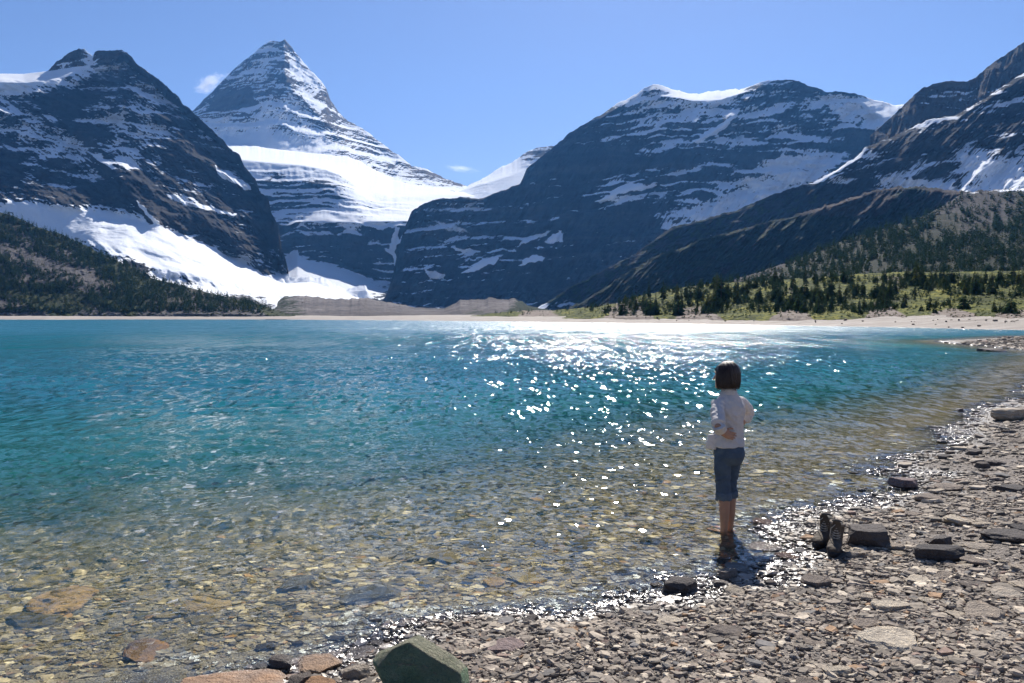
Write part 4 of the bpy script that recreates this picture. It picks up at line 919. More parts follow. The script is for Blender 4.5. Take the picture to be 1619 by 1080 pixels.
def scatter_stones(n, smin, smax, dmax, wmin, wmax, mats, kinds, label, group, pxr):
    cx = srng.uniform(*pxr[0], n * 30); cyy = srng.uniform(*pxr[1], n * 30)
    Q = grounds_at(cx, cyy); Sd = shore_sd(Q[:, 0], Q[:, 1]); k = 0
    for p, s in zip(Q, Sd):
        if k >= n: break
        if not (smin < s < smax) or p[1] > dmax: continue
        wd = wmin * (wmax / wmin) ** (srng.random() ** 1.7) * (0.75 + p[1] * 0.035)
        if not free(p[0], p[1], wd * .5): continue
        TAKEN.append((p[0], p[1], wd * .5))
        kd = kinds[int(srng.integers(len(kinds)))]; mt = mats[int(srng.integers(len(mats)))]
        put_stone(p, wd, kd, 200 + int(srng.integers(7)), mt, label, group, rz=srng.uniform(-.6, .6) if srng.random() < .7 else srng.uniform(0, 6.3), tilt=(srng.normal(0, .09), srng.normal(0, .09)), sink=.22, zs=srng.uniform(.8, 1.5))
        k += 1


_pw = ground_at(1152, 849); TAKEN += [(_pw[0], _pw[1], .34), (_pw[0] - .05, _pw[1] - .25, .3)]
for _b in ((1321, 873), (1306, 862)):
    _q = ground_at(*_b); TAKEN.append((_q[0], _q[1], .16))
scatter_stones(225, 0.12, 14, 32, 0.07, 0.30, [M_SHALE, M_SHALE, M_SHALE, M_PALE, M_PALE, M_SHALE], ['slab', 'slab', 'slab', 'shard'], 'loose grey-brown slab lying on the gravel of the near beach', 'loose slabs on the near beach', ((560, 1640), (640, 1090)))
scatter_stones(40, -0.35, 0.25, 22, 0.06, 0.17, [M_SHALE, M_DARK, M_DARK, M_PURPLE], ['slab', 'block', 'slab'], 'wet dark stone in the glittering strip along the waterline', 'wet stones along the waterline', ((400, 1640), (620, 1090)))
scatter_stones(90, -5.5, -0.7, 14, 0.10, 0.34, [M_BEDST, M_BEDST, M_BEDST, M_BEDST, M_DARK], ['slab', 'slab', 'shard'], 'stone lying under the clear shallow water', 'stones under the shallow water', ((-20, 1200), (760, 1090)))

# ---------------------------------------------------------------- gravel: shards nobody could count, one mesh
def gravel(name, n, region, seed, mat, label, size, rounded=False, dmax=55):
    r = np.random.default_rng(seed)
    px = r.uniform(*region[0], n * 4); py = region[1][0] + (region[1][1] - region[1][0]) * r.random(n * 4) ** region[2]
    q = grounds_at(px, py); s = shore_sd(q[:, 0], q[:, 1]); hi = q[:, 1]
    ok = (s > region[3]) & (s < region[4]) & (hi < dmax)
    q = q[ok][:n]; s = s[ok][:n]; n = len(q)
    if not rounded:                          # patches of finer and coarser shingle
        keep = r.random(n) < np.clip(0.72 + 0.6 * fbm(q[:, 0] / 1.3, q[:, 1] / 1.3, 0, 3, 321), 0.25, 1)
        q = q[keep]; s = s[keep]; n = len(q)
    z = ground_z(q[:, 0], q[:, 1], s)
    d = q[:, 1]
    w = size[0] * (size[1] / size[0]) ** (r.random(n) ** 2.6) * np.clip(d / 6.0, 0.8, 3.2) ** 0.8
    sl_ = np.clip(0.07 / w, 0.35, 1.0)
    k = 7
    th = (np.arange(k)[None] + r.uniform(-.33, .33, (n, k))) * 2 * np.pi / k
    rad = 0.5 * r.uniform(0.62, 1.0, (n, k)); el = r.uniform(0.5, 0.95, (n, 1))
    X = np.cos(th) * rad; Y = np.sin(th) * rad * el
    t = (r.uniform(0.10, 0.3, (n, 1)) * np.clip(0.06 / w, 0.5, 1.0)[:, None] if not rounded else r.uniform(.2, .5, (n, 1)))
    ins = r.uniform(0.68, 0.95, (n, k)) if not rounded else r.uniform(.55, .75, (n, k))
    tz = 1 + r.normal(0, 0.18, (n, k))
    ring0 = np.stack([X * .9, Y * .9, -0.1 * t + 0 * X], -1); ring1 = np.stack([X, Y, .45 * t + 0 * X], -1); ring2 = np.stack([X * ins, Y * ins, t * tz], -1)
    cen = np.stack([r.normal(0, .08, (n, 1)), r.normal(0, .06, (n, 1)), t * 1.06], -1)
    V = np.concatenate([ring0, ring1, ring2, cen], 1) * w[:, None, None]
    az = r.normal(0, .7, n); tx = r.normal(0, .2, n) * sl_; ty = r.normal(0, .2, n) * sl_
    c, s_ = np.cos(az), np.sin(az)
    # tilt then spin
    y2 = V[..., 1] * np.cos(tx)[:, None] - V[..., 2] * np.sin(tx)[:, None]; z2 = V[..., 1] * np.sin(tx)[:, None] + V[..., 2] * np.cos(tx)[:, None]
    x3 = V[..., 0] * np.cos(ty)[:, None] + z2 * np.sin(ty)[:, None]; z3 = -V[..., 0] * np.sin(ty)[:, None] + z2 * np.cos(ty)[:, None]
    V = np.stack([x3 * c[:, None] - y2 * s_[:, None], x3 * s_[:, None] + y2 * c[:, None], z3], -1)
    V[..., 0] += q[:, 0:1]; V[..., 1] += q[:, 1:2]; V[..., 2] += z[:, None] + (0.02 * w)[:, None]
    m = 3 * k + 1; off = (np.arange(n) * m)[:, None, None]
    a = np.arange(k); b = (a + 1) % k
    sides = np.concatenate([np.stack([a, b, b + k, a + k], -1), np.stack([a + k, b + k, b + 2 * k, a + 2 * k], -1)])[None] + off
    tops = np.stack([a + 2 * k, b + 2 * k, np.full(k, 3 * k)], -1)[None] + off
    pal = np.array([(0.1, 0.088, 0.082), (0.16, 0.135, 0.122), (0.2, 0.175, 0.155), (0.25, 0.215, 0.19), (0.3, 0.26, 0.225), (0.38, 0.33, 0.28), (0.18, 0.13, 0.115), (0.26, 0.17, 0.11), (0.13, 0.125, 0.13), (0.46, 0.41, 0.35)])
    ci = r.choice(len(pal), n, p=[.13, .17, .18, .17, .12, .09, .02, .03, .05, .04])
    col = pal[ci] * r.uniform(0.9, 1.5, (n, 1)) * np.array([1.02, 1.0, 0.93])
    me = mesh_np(name, V.reshape(-1, 3), [sides.reshape(-1, 4), tops.reshape(-1, 3)], False, colors={'tint': np.repeat(col, m, 0)})
    o = link(name, me, mat); tag(o, label, 'gravel', kind='stuff'); o.cycles.is_caustics_receiver = True
    return o


N = NT('loose shale gravel'); pos = N.pos()
n1 = N.noise(N.vscale(pos, (60, 60, 60)), 1.0, 4, 0.6)
col = N.mix(1.0, N.attr('tint').outputs['Color'], N.ramp(n1, [(0.3, (0.7, 0.7, 0.7)), (0.7, (1.25, 1.22, 1.18))]), 'MULTIPLY')
col, rg, spc = wet_nodes(N, pos, col, 0.8)
N.bsdf(col, rg, N.bump(n1, 0.006, 0.7), spc)
M_SHARD = N.m
gravel('gravel', 66000, ((300, 1660), (612, 1120), 0.8, -0.25, 16), 5, M_SHARD, 'broken shale gravel covering the near beach', (0.015, 0.11))
gravel('outer_gravel', 30000, ((1610, 2600), (575, 1180), 0.8, -0.25, 22), 35, M_SHARD, 'shale gravel further along the near beach', (0.03, 0.13))
gravel('foreground_gravel', 16000, ((150, 2300), (1085, 1600), 0.8, -0.25, 16), 36, M_SHARD, 'shale gravel at the foot of the viewer', (0.02, 0.11))
gravel('outer_pebbles', 7000, ((-700, -40), (690, 1250), 0.75, -9.0, -0.3), 37, M_SHARD, 'lake bed cobbles further along the shore', (0.05, 0.18))
gravel('loose_slabs', 2600, ((420, 1660), (620, 1120), 0.8, 0.05, 16), 15, M_SHARD, 'larger flat shale slabs strewn over the near beach gravel', (0.07, 0.2))
gravel('spit_gravel', 3500, ((1465, 1665), (528, 562), 1.0, -0.3, 30), 25, M_SHARD, 'cobbles covering the low gravel spit at the right edge', (0.08, 0.3), dmax=112)
gravel('pebbles', 30000, ((-60, 1500), (680, 1120), 0.75, -9.0, -0.3), 6, M_SHARD, 'cobbles and pebbles of the lake bed under the clear water', (0.035, 0.16))
# ------------------------------------------------------------------ conifers
def conifer(seed, levels, per, width, quads=2, base=0.06):
    """unit-height conifer: trunk and crown of drooping, needle-clad sprays; returns trunk (V,F) and crown (V,F)"""
    r = np.random.default_rng(seed)
    k = 6; th = np.arange(k) * 2 * np.pi / k
    rr = [0.022, 0.016, 0.008, 0.002]; zz = [-0.03, 0.3, 0.7, 0.97]
    tv = np.concatenate([np.stack([np.cos(th) * a, np.sin(th) * a, 0 * th + z], -1) for a, z in zip(rr, zz)])
    a = np.arange(k); b = (a + 1) % k
    tf = np.concatenate([np.stack([a + i * k, b + i * k, b + (i + 1) * k, a + (i + 1) * k], -1) for i in range(3)])
    V = []; Fq = []; n = 0
    lean = r.normal(0, .012, 2)
    for i in range(levels):
        t = (i + r.uniform(-.3, .3)) / levels; t = min(max(t, 0), 1)
        z = base + (0.97 - base) * t
        L = width * (1 - t) ** 0.85 * (0.75 + 0.25 * min(1, t * 8)) + 0.015
        m = max(3, int(per * (1 - 0.55 * t)))
        for j in range(m):
            if r.random() < .1: continue
            az = r.uniform(0, 6.283); l = L * r.uniform(.55, 1.15); dr = r.uniform(.15, .55) * l; hw = l * r.uniform(.24, .4)
            d = np.array([math.cos(az), math.sin(az), 0]); s = np.array([-d[1], d[0], 0])
            o = np.array([lean[0] * t, lean[1] * t, z])
            p0 = o; tip = o + d * l + np.array([0, 0, -dr]); mid = o + d * l * .55 + np.array([0, 0, -dr * .35 + .01])
            up = np.array([0, 0, hw * r.uniform(.25, .6)])
            for q in range(quads):
                if q == 0: aa, bb = mid + s * hw - up * .5, mid - s * hw - up * .5
                else: aa, bb = mid + up * 1.2 + s * hw * .3, mid - up * 1.4 - s * hw * .3
                V += [p0, aa, tip, bb]; Fq.append([n, n + 1, n + 2, n + 3]); n += 4
    return (tv, tf), (np.array(V), np.array(Fq))


def mat_tree(name, attr):
    N = NT(name); pos = N.pos()
    rnd = N.attr('tint').outputs['Fac'] if attr else N.n('ShaderNodeObjectInfo').outputs['Random']
    n1 = N.noise(N.vscale(pos, (1.5, 1.5, 1.5)), 1.0, 4, 0.6)
    col = N.ramp(rnd, [(0.0, (0.026, 0.054, 0.03)), (0.6, (0.046, 0.078, 0.034)), (0.85, (0.075, 0.1, 0.036)), (1.0, (0.13, 0.135, 0.04))])
    col = N.mix(1.0, col, N.ramp(n1, [(0.3, (0.6, 0.6, 0.6)), (0.7, (1.4, 1.4, 1.3))]), 'MULTIPLY')
    d = N.n('ShaderNodeBsdfDiffuse', {'Color': col}); tr = N.n('ShaderNodeBsdfTranslucent', {'Color': col})
    mx = N.n('ShaderNodeMixShader', {0: 0.3, 1: d.outputs[0], 2: tr.outputs[0]})
    N.t.links.new(mx.outputs[0], N.out.inputs[0]); return N.m


M_TREE = mat_tree('conifer needles', False); M_FOREST = mat_tree('far conifer needles', True)
N = NT('conifer bark'); N.bsdf((0.07, 0.05, 0.035, 1), 0.9); M_BARK = N.m

tree_protos = []
for i, (w, lv, pr, b) in enumerate([(.20, 22, 8, .05), (.26, 18, 9, .03), (.16, 24, 7, .06), (.34, 15, 11, .02), (.23, 20, 8, .10), (.42, 12, 13, .02)]):
    (tv, tf), (cv, cf) = conifer(500 + i, lv, pr, w, 2, b)
    tm = mesh_np('trunk', tv, tf, True); tm.materials.append(M_BARK)
    cm = mesh_np('crown', cv, cf, False); cm.materials.append(M_TREE)
    tree_protos.append((tm, cm))


def plant_tree(loc, h, i, label, group, wide=1.0, rz=0.0):
    e = bpy.data.objects.new('pine_tree', None); COL.objects.link(e); e.location = loc; e.rotation_euler = (0, 0, rz); e.scale = (h * wide, h * wide, h); e.empty_display_size = 0.2
    tm, cm = tree_protos[i]
    link('trunk', tm, None, e); link('crown', cm, None, e)
    tag(e, label, 'tree', group)
    return e


trng = np.random.default_rng(9)


def pick_on(sh, x, y):
    """surface point of a land sheet at a photograph pixel"""
    c = int(np.clip(np.searchsorted(sh['px'][0], x), 0, sh['px'].shape[1] - 1))
    r = int(np.clip(np.searchsorted(sh['py'][:, c], y), 0, sh['py'].shape[0] - 1))
    return sh['W'][r, c]


# single large trees that stand out, by pixel foot and pixel height
for (x, y, hp, i, wd, lb) in [
        (1449, 444, 36, 3, 1.25, 'large round dark conifer standing highest above the terrace edge'), (1333, 446, 30, 0, 1.0, 'tall narrow conifer on terrace edge left of the large round one'),
        (1345, 447, 24, 1, 1.0, 'bushy conifer leaning close to tall narrow conifer on the terrace edge'), (1140, 474, 44, 1, 1.3, 'big dark conifer clump at the top of the terrace left part'),
        (1048, 472, 34, 0, 1.0, 'tall spire conifer at the left shoulder of the terrace'), (1026, 470, 30, 2, 1.0, 'slim conifer left of the tall spire on the terrace shoulder'),
        (1070, 474, 28, 1, .9, 'dense conifer right of the tall spire on the terrace shoulder'), (985, 496, 26, 5, 1.1, 'wide low conifer at the left foot of the terrace'), (1035, 498, 26, 5, 1.3, 'broad dark low conifer above the middle of the far beach'),
        (1072, 499, 26, 5, 1.5, 'broadest low conifer thicket tree at the beach edge'), (1400, 446, 22, 0, 1.0, 'lone conifer right of centre on the crest of the terrace'), (1290, 449, 20, 1, 1.0, 'small crest conifer between the shoulder and the tall narrow one'),
        (1583, 447, 26, 0, 1.1, 'conifer on terrace crest near the right edge of the picture'), (1610, 448, 24, 1, 1.1, 'dark conifer on the crest at the very right edge')]:
    p = pick_on(BEN, x, y); h = hp * p[1] / F
    plant_tree(tuple(p), h, i, lb, 'conifers on the terrace', wd, trng.uniform(0, 6))
for (x, y, hp, i, lb) in [(232, 441, 17, 0, 'tall spire conifer sticking out above the lower left hill forest'), (14, 346, 14, 0, 'tall conifer on the skyline of left hill at the picture edge'), (105, 380, 13, 2, 'slim conifer on the skyline of the left hill'), (57, 364, 14, 1, 'bushy conifer on the skyline of the left hill')]:
    p = pick_on(HILL, x, y); plant_tree(tuple(p), hp * p[1] / F, i, lb, 'conifers on the left hill', 1.1, trng.uniform(0, 6))


def density_pts(sh, n, dens, xr, yr):
    out = []; tries = 0
    while len(out) < n and tries < n * 30:
        tries += 1
        x = trng.uniform(*xr); y = trng.uniform(*yr)
        c = int(np.clip(np.searchsorted(sh['px'][0], x), 0, sh['px'].shape[1] - 1))
        if y < sh['py'][0, c] or y > sh['py'][-1, c]: continue
        if trng.random() < dens(x, y): out.append((x, y))
    return out


def d_bench(x, y):
    clump = fbm(np.array([x / 26.0]), np.array([y / 9.0]), 0, 3, 700)[0]
    d = 0.42 + 1.4 * clump
    if y > 496.5 + (x < 900) * 4: d *= .12
    if x > 1430 and 466 < y < 490: d *= .35
    if 440 < y - 0.0 < 446 and x > 1200: d += .2
    if x < 960: d *= .6
    if 1190 < x < 1400 and 474 < y < 494: d += .35
    if 1380 < x < 1619 and 440 < y < 466: d += .3
    if 950 < x < 1120 and y > 478: d += .3
    return d


ind = density_pts(BEN, 282, d_bench, (940, 1640), (440, 499))
for x, y in ind:
    p = pick_on(BEN, x, y); hp = 9 + 22 * trng.random() ** 1.5 * (1.0 if y > 455 else .85); i = int(trng.integers(6))
    lb = ('dark conifer in the scattered grove on the sunlit terrace slope' if y < 478 else 'dark low conifer near the foot of the terrace above the far beach')
    plant_tree(tuple(p), hp * p[1] / F, i, lb, 'conifers on the terrace slope' if y < 478 else 'conifers at the terrace foot', trng.uniform(.85, 1.3), trng.uniform(0, 6))

lowp = [conifer(900 + i, 9, 6, w, 2, .03) for i, w in enumerate((.22, .28, .34, .26))]
bush = [conifer(950 + i, 4, 8, .9, 2, .0) for i in range(3)]


def forest(name, sh, pts, hpx, label, prot, tintr, name_cat):
    Vs = []; Fs = []; Ts = []; off = 0
    for x, y in pts:
        p = pick_on(sh, x, y); h = hpx(x, y) * p[1] / F
        (tv, tf), (cv, cf) = prot[int(trng.integers(len(prot)))]
        a = trng.uniform(0, 6.28); c, s = math.cos(a), math.sin(a); w = trng.uniform(.8, 1.25)
        V = cv * np.array([h * w, h * w, h]); V = np.stack([V[:, 0] * c - V[:, 1] * s, V[:, 0] * s + V[:, 1] * c, V[:, 2]], -1) + p
        Vs.append(V); Fs.append(cf + off); off += len(V); Ts.append(np.full(len(V), trng.uniform(*tintr)))
    me = mesh_np(name, np.concatenate(Vs), np.concatenate(Fs), False, {'tint': np.concatenate(Ts)})
    tag(link(name, me, M_FOREST), label, name_cat, kind='stuff')


def d_hill(x, y):
    d = 0.85 + 1.0 * fbm(np.array([x / 22.0]), np.array([y / 10.0]), 0, 3, 720)[0]
    tal = min(abs(y - np.interp(x, [0, 40, 80, 130, 170], [392, 405, 420, 438, 450])) / 14.0, 1.0) if x < 180 else 1.0
    d *= tal ** 2
    if 25 < x < 140 and 462 < y < 490: d *= .25
    if 150 < x and y < 492: d += .45
    if y > 494: d = 0
    if x > 360 and y > 478: d *= .5
    return d


forest('left_forest', HILL, density_pts(HILL, 4600, d_hill, (-60, 445), (330, 496)), lambda x, y: trng.uniform(7, 15) * (1 if y > 400 else .85), 'conifer forest covering the left hill', lowp, (.15, .95), 'forest')


def d_slope(x, y):
    d = 0.6 + 1.0 * fbm(np.array([x / 30.0]), np.array([y / 12.0]), 0, 3, 740)[0]
    d += .5
    if x > 1470 and y < 372: d *= .2 + .4 * (x > 1570) * (y > 345)
    if 1160 < x < 1240 and y < 440: d *= .35
    return d


forest('slope_forest', T_, density_pts(T_, 3600, d_slope, (1110, 1690), (305, 470)), lambda x, y: trng.uniform(10, 19), 'conifer forest on the lower slope behind the terrace', lowp, (0, .6), 'forest')
forest('far_trees', BEN, density_pts(BEN, 1900, d_bench, (780, 1690), (436, 499)), lambda x, y: trng.uniform(8, 16) * (.6 if x < 930 else 1), 'smaller conifers filling the terrace groves', lowp, (0, .7), 'forest')
forest('shrubbery', BEN, density_pts(BEN, 1500, lambda x, y: .35 + .5 * (y > 470), (740, 1690), (438, 502)), lambda x, y: trng.uniform(1.6, 3.6) * (.6 if x < 930 else 1), 'low willow scrub on the terrace meadow', bush, (.5, 1.0), 'scrub')
forest('hill_shrubbery', HILL, density_pts(HILL, 900, lambda x, y: .3 + .6 * (y > 462), (-60, 470), (380, 500)), lambda x, y: trng.uniform(2, 4), 'low scrub on the left hill', bush, (.4, 1.0), 'scrub')
# ------------------------------------------------------------------ the person standing in the shallows, and her boots
def ring(c, ax, by, n=20, sq=2.0):
    th = np.arange(n) * 2 * np.pi / n
    ct, st = np.cos(th), np.sin(th)
    ct = np.sign(ct) * np.abs(ct) ** (2 / sq); st = np.sign(st) * np.abs(st) ** (2 / sq)
    return np.asarray(c, float) + ct[:, None] * np.asarray(ax, float) + st[:, None] * np.asarray(by, float)


class Lofts:
    def __init__(self):
        self.V = []; self.F4 = []; self.F3 = []; self.n = 0

    def loft(self, rings):
        n = len(rings[0]); o = self.n
        for r in rings: self.V.append(r)
        m = len(rings); a = np.arange(n); b = (a + 1) % n
        for i in range(m - 1):
            self.F4.append(np.stack([a + i * n, b + i * n, b + (i + 1) * n, a + (i + 1) * n], -1) + o)
        c0, c1 = rings[0].mean(0), rings[-1].mean(0)
        self.V.append(np.array([c0, c1])); k = m * n
        self.F3.append(np.stack([b, a, np.full(n, k)], -1) + o); self.F3.append(np.stack([a + (m - 1) * n, b + (m - 1) * n, np.full(n, k + 1)], -1) + o)
        self.n += k + 2

    def tube(self, pts, rad, n=16, flat=1.0, up=(0, 0, 1)):
        """tapering limb along points; flat squeezes the second radius"""
        pts = np.asarray(pts, float); rings = []
        dv = pts[-1] - pts[0]
        if abs(dv[2]) > 0.7 * np.linalg.norm(dv) and up[2] == 1: up = (0, 1, 0)
        for i in range(len(pts)):
            t = pts[min(i + 1, len(pts) - 1)] - pts[max(i - 1, 0)]; t /= np.linalg.norm(t) + 1e-9
            s = np.cross(t, up); s = s / np.linalg.norm(s) if np.linalg.norm(s) > 1e-3 else np.array([1., 0, 0])
            u = np.cross(s, t)
            rings.append(ring(pts[i], s * rad[i], u * rad[i] * flat, n))
        # rounded ends
        t0 = pts[0] - pts[1]; t0 /= np.linalg.norm(t0); t1 = pts[-1] - pts[-2]; t1 /= np.linalg.norm(t1)
        r0 = rings[0]; r1 = rings[-1]
        c0, c1 = pts[0], pts[-1]
        rings = [c0 + (r0 - c0) * .55 + t0 * rad[0] * .7] + rings + [c1 + (r1 - c1) * .6 + t1 * rad[-1] * .65]
        self.loft(rings)

    def ball(self, c, rx, ry, rz, n=18, m=10):
        rings = []
        for i in range(1, m):
            p = math.pi * i / m
            rings.append(ring((c[0], c[1], c[2] - rz * math.cos(p)), (rx * math.sin(p), 0, 0), (0, ry * math.sin(p), 0), n))
        self.loft(rings)

    def mesh(self, name, smooth=True):
        return mesh_np(name, np.concatenate(self.V), [np.concatenate(self.F4), np.concatenate(self.F3)], smooth)


def fuse(name, L, voxel, smooth=6, disp=None):
    """one continuous surface from overlapping limbs"""
    me = L.mesh('tmp'); o = link('tmp', me)
    md = o.modifiers.new('r', 'REMESH'); md.mode = 'VOXEL'; md.voxel_size = voxel
    ms = o.modifiers.new('s', 'SMOOTH'); ms.factor = 0.5; ms.iterations = smooth
    bpy.context.view_layer.update()
    ev = o.evaluated_get(bpy.context.evaluated_depsgraph_get())
    out = bpy.data.meshes.new_from_object(ev); out.name = name
    bpy.data.objects.remove(o); bpy.data.meshes.remove(me)
    n = len(out.vertices); V = np.empty(n * 3, np.float32); out.vertices.foreach_get('co', V); V = V.reshape(-1, 3).astype(float)
    if disp is not None:
        nr = np.empty(n * 3, np.float32); out.vertices.foreach_get('normal', nr); nr = nr.reshape(-1, 3)
        V = V + nr * disp(V)[:, None]
        out.vertices.foreach_set('co', V.astype(np.float32).ravel()); out.update()
    out.polygons.foreach_set('use_smooth', np.ones(len(out.polygons), bool))
    return out


def cloth_mat(name, c, c2, scale=900.0, rough=0.85):
    N = NT(name); oc = N.n('ShaderNodeTexCoord').outputs['Object']
    n1 = N.noise(oc, 9.0, 4, 0.6); n2 = N.noise(oc, scale, 2, 0.5)
    col = N.mix(N.maprange(n1, .35, .7), (*c, 1), (*c2, 1))
    d = N.bsdf(col, rough, N.bump(n2, 0.0006, 0.5), 0.2)
    return N


S = (0.0, 0.0)
# --- body (skin), one continuous surface
Bd = Lofts()
for sx, fy in ((-1, 0.0), (1, 0.035)):
    x = 0.054 * sx
    Bd.tube([(x * 1.3, fy * .3, .84), (x * 1.1, fy * .6 + .01, .66), (x, fy + .012, .48), (x, fy - .012, .35), (x * .98, fy - .012, .22), (x * .97, fy - .008, .10), (x * .97, fy - .002, .05)], [.060, .056, .046, .049, .042, .031, .031])
    Bd.tube([(x * .97, fy - .05, .032), (x, fy - .01, .042), (x * 1.05, fy + .06, .036), (x * 1.1, fy + .125, .024), (x * 1.1, fy + .165, .016)], [.028, .034, .037, .042, .030], flat=.72)
    for t in range(5):
        tx = x * 1.1 + sx * (-.032 + .016 * t); tl = (.20, .195, .19, .183, .172)[t] if sx > 0 else (.20, .195, .19, .183, .172)[t]
        Bd.tube([(tx, fy + .15, .014), (tx, fy + tl, .009)], [.0085 if t else .011, .007 if t else .010])
Bd.loft([ring((0, 0, .80), (.10, 0, 0), (0, .08, 0)), ring((0, 0, .95), (.10, 0, 0), (0, .08, 0)), ring((0, .0, 1.08), (.11, 0, 0), (0, .08, 0)), ring((0, .0, 1.22), (.12, 0, 0), (0, .085, 0)), ring((0, 0, 1.30), (.08, 0, 0), (0, .065, 0)), ring((0, 0, 1.37), (.06, 0, 0), (0, .055, 0))])
Bd.tube([(0, -.005, 1.33), (-.003, .005, 1.40), (-.008, .018, 1.47)], [.054, .048, .05])
HC = np.array([-.012, .022, 1.525])
hy = R(24)                                     # head turned to her left
hf = np.array([-math.sin(hy), math.cos(hy), -0.05]); hs = np.array([math.cos(hy), math.sin(hy), 0])


def hp(f, s, z): return HC + hf * f + hs * s + np.array([0, 0, z])


rg = []
for z, rs, rf, off in [(-.115, .022, .02, .055), (-.105, .04, .045, .045), (-.085, .052, .066, .03), (-.055, .062, .082, .014), (-.02, .07, .091, .004), (.02, .074, .096, 0), (.055, .07, .092, -.004), (.085, .056, .076, -.008), (.105, .034, .048, -.01), (.113, .012, .018, -.01)]:
    rg.append(ring(hp(off, 0, z), hs * rs, hf * rf, 24))
Bd.loft(rg)
Bd.tube([hp(.086, 0, .02), hp(.1, 0, -.005), hp(.112, 0, -.03)], [.008, .010, .013], 10)          # nose
Bd.ball(hp(.084, 0, -.098), .016, .016, .014)                                                     # chin
Bd.tube([hp(.083, -.02, -.064), hp(.094, 0, -.061), hp(.083, .02, -.064)], [.004, .0065, .004], 8)  # lips
Bd.tube([hp(.083, -.018, -.073), hp(.092, 0, -.073), hp(.083, .018, -.073)], [.004, .007, .004], 8)
Bd.tube([hp(.076, -.05, .035), hp(.09, -.02, .042), hp(.092, 0, .038), hp(.09, .02, .042), hp(.076, .05, .035)], [.006, .008, .006, .008, .006], 8)
for sx in (-1, 1):
    Bd.tube([hp(-.005, sx * .072, -.03), hp(-.012, sx * .082, .0), hp(-.008, sx * .078, .025)], [.008, .014, .010], 8, .5)
LE, LW = np.array([-.322, -.205, 1.10]), np.array([-.185, -.112, 1.022])
RE, RW = np.array([.362, .11, 1.155]), np.array([.185, .075, 1.005])
LS, RS = np.array([-.142, -.008, 1.272]), np.array([.142, .0, 1.275])
Bd.tube([LS * np.array([.75, 1, .985]), (LS + LE) / 2, LE, LE * .55 + LW * .45, LW], [.026, .032, .033, .034, .026])
Bd.tube([RS * np.array([.75, 1, .985]), (RS + RE) / 2, RE, RE * .55 + RW * .45, RW], [.026, .032, .033, .034, .026])


def hand(L, w, d, palmn, thumb_dir, size=1.0):
    """palm and five bent fingers; d along the hand, palmn out of the back of the hand"""
    d = np.asarray(d, float); d /= np.linalg.norm(d); nrm = np.asarray(palmn, float); nrm -= d * (nrm @ d); nrm /= np.linalg.norm(nrm)
    s = np.cross(d, nrm)
    if s @ np.asarray(thumb_dir, float) < 0: s = -s
    w = np.asarray(w, float)
    L.loft([ring(w + d * t, s * a, nrm * b, 14) for t, a, b in ((-.012, .022, .018), (.012, .028, .016), (.045, .039, .0145), (.078, .040, .0125), (.088, .034, .009))])
    for k, (off, ln, r) in enumerate(((.029, .070, .0082), (.0095, .078, .0084), (-.010, .072, .008), (-.028, .056, .0072))):
        a = w + d * .078 + s * off; f = d + s * off * 1.6; f /= np.linalg.norm(f)
        b = a + f * ln * .45 - nrm * .004; c = b + f * ln * .32 - nrm * .011; e = c + f * ln * .24 - nrm * .014
        L.tube([a - f * .015, a, b, c, e], [r, r, r * .96, r * .9, r * .78], 10)
    a = w + d * .022 + s * .028; b = a + d * .030 + s * .026 - nrm * .004; c = b + d * .026 + s * .010 - nrm * .006; e = c + d * .018 + s * .002
    L.tube([a - s * .01, a, b, c, e], [.013, .013, .0105, .0095, .008], 10)


hand(Bd, LW, (np.array([-.07, -.142, .985]) - LW), (-.35, -1, .1), (0, .1, 1))
hand(Bd, RW, (np.array([.10, .135, .975]) - RW), (.6, .8, .1), (0, -.2, 1))
body = fuse('person', Bd, 0.0042, 4)
N = NT('skin'); oc = N.n('ShaderNodeTexCoord').outputs['Object']
N.bsdf(N.mix(N.noise(oc, 20.0, 3, .5), (0.40, 0.215, 0.14, 1), (0.48, 0.27, 0.18, 1)), 0.55, None, 0.35, **{'Subsurface_Weight': 0.08})
body.materials.append(N.m)

# --- shirt with rolled sleeves
Sh = Lofts()
Sh.loft([ring(c, (a, 0, 0), (0, b, 0), 28, 2.25) for c, a, b in (
    ((-.005, 0, .872), .149, .122), ((-.005, 0, .885), .148, .121), ((-.003, 0, .94), .140, .112), ((0, 0, 1.01), .130, .104), ((0, -.004, 1.09), .132, .106), ((0, -.008, 1.18), .146, .112), ((0, -.010, 1.24), .150, .108), ((0, -.008, 1.285), .128, .092), ((0, -.006, 1.315), .104, .082), ((0, -.004, 1.345), .080, .072), ((0, 0, 1.372), .064, .062), ((0, .004, 1.405), .060, .060))])
for A, B, C, sx in ((LS, LE, LW, -1), (RS, RE, RW, 1)):
    B2 = B + (C - B) * .22
    Sh.tube([A + np.array([-.05 * sx, 0, .012]), A, A * .55 + B * .45, B * .9 + A * .1, B, B2], [.050, .058, .058, .057, .057, .054], 18)
    e = (C - B) / np.linalg.norm(C - B)
    Sh.tube([B + (C - B) * .16, B + (C - B) * .22, B + (C - B) * .34, B + (C - B) * .40], [.052, .057, .057, .052], 18)     # rolled cuff
# loose front tail hanging at her left
Sh.loft([ring(c, (a, 0, 0), (0, b, 0), 14) for c, a, b in (((-.125, .06, .98), .03, .05), ((-.135, .06, .90), .035, .06), ((-.14, .062, .845), .03, .055))])


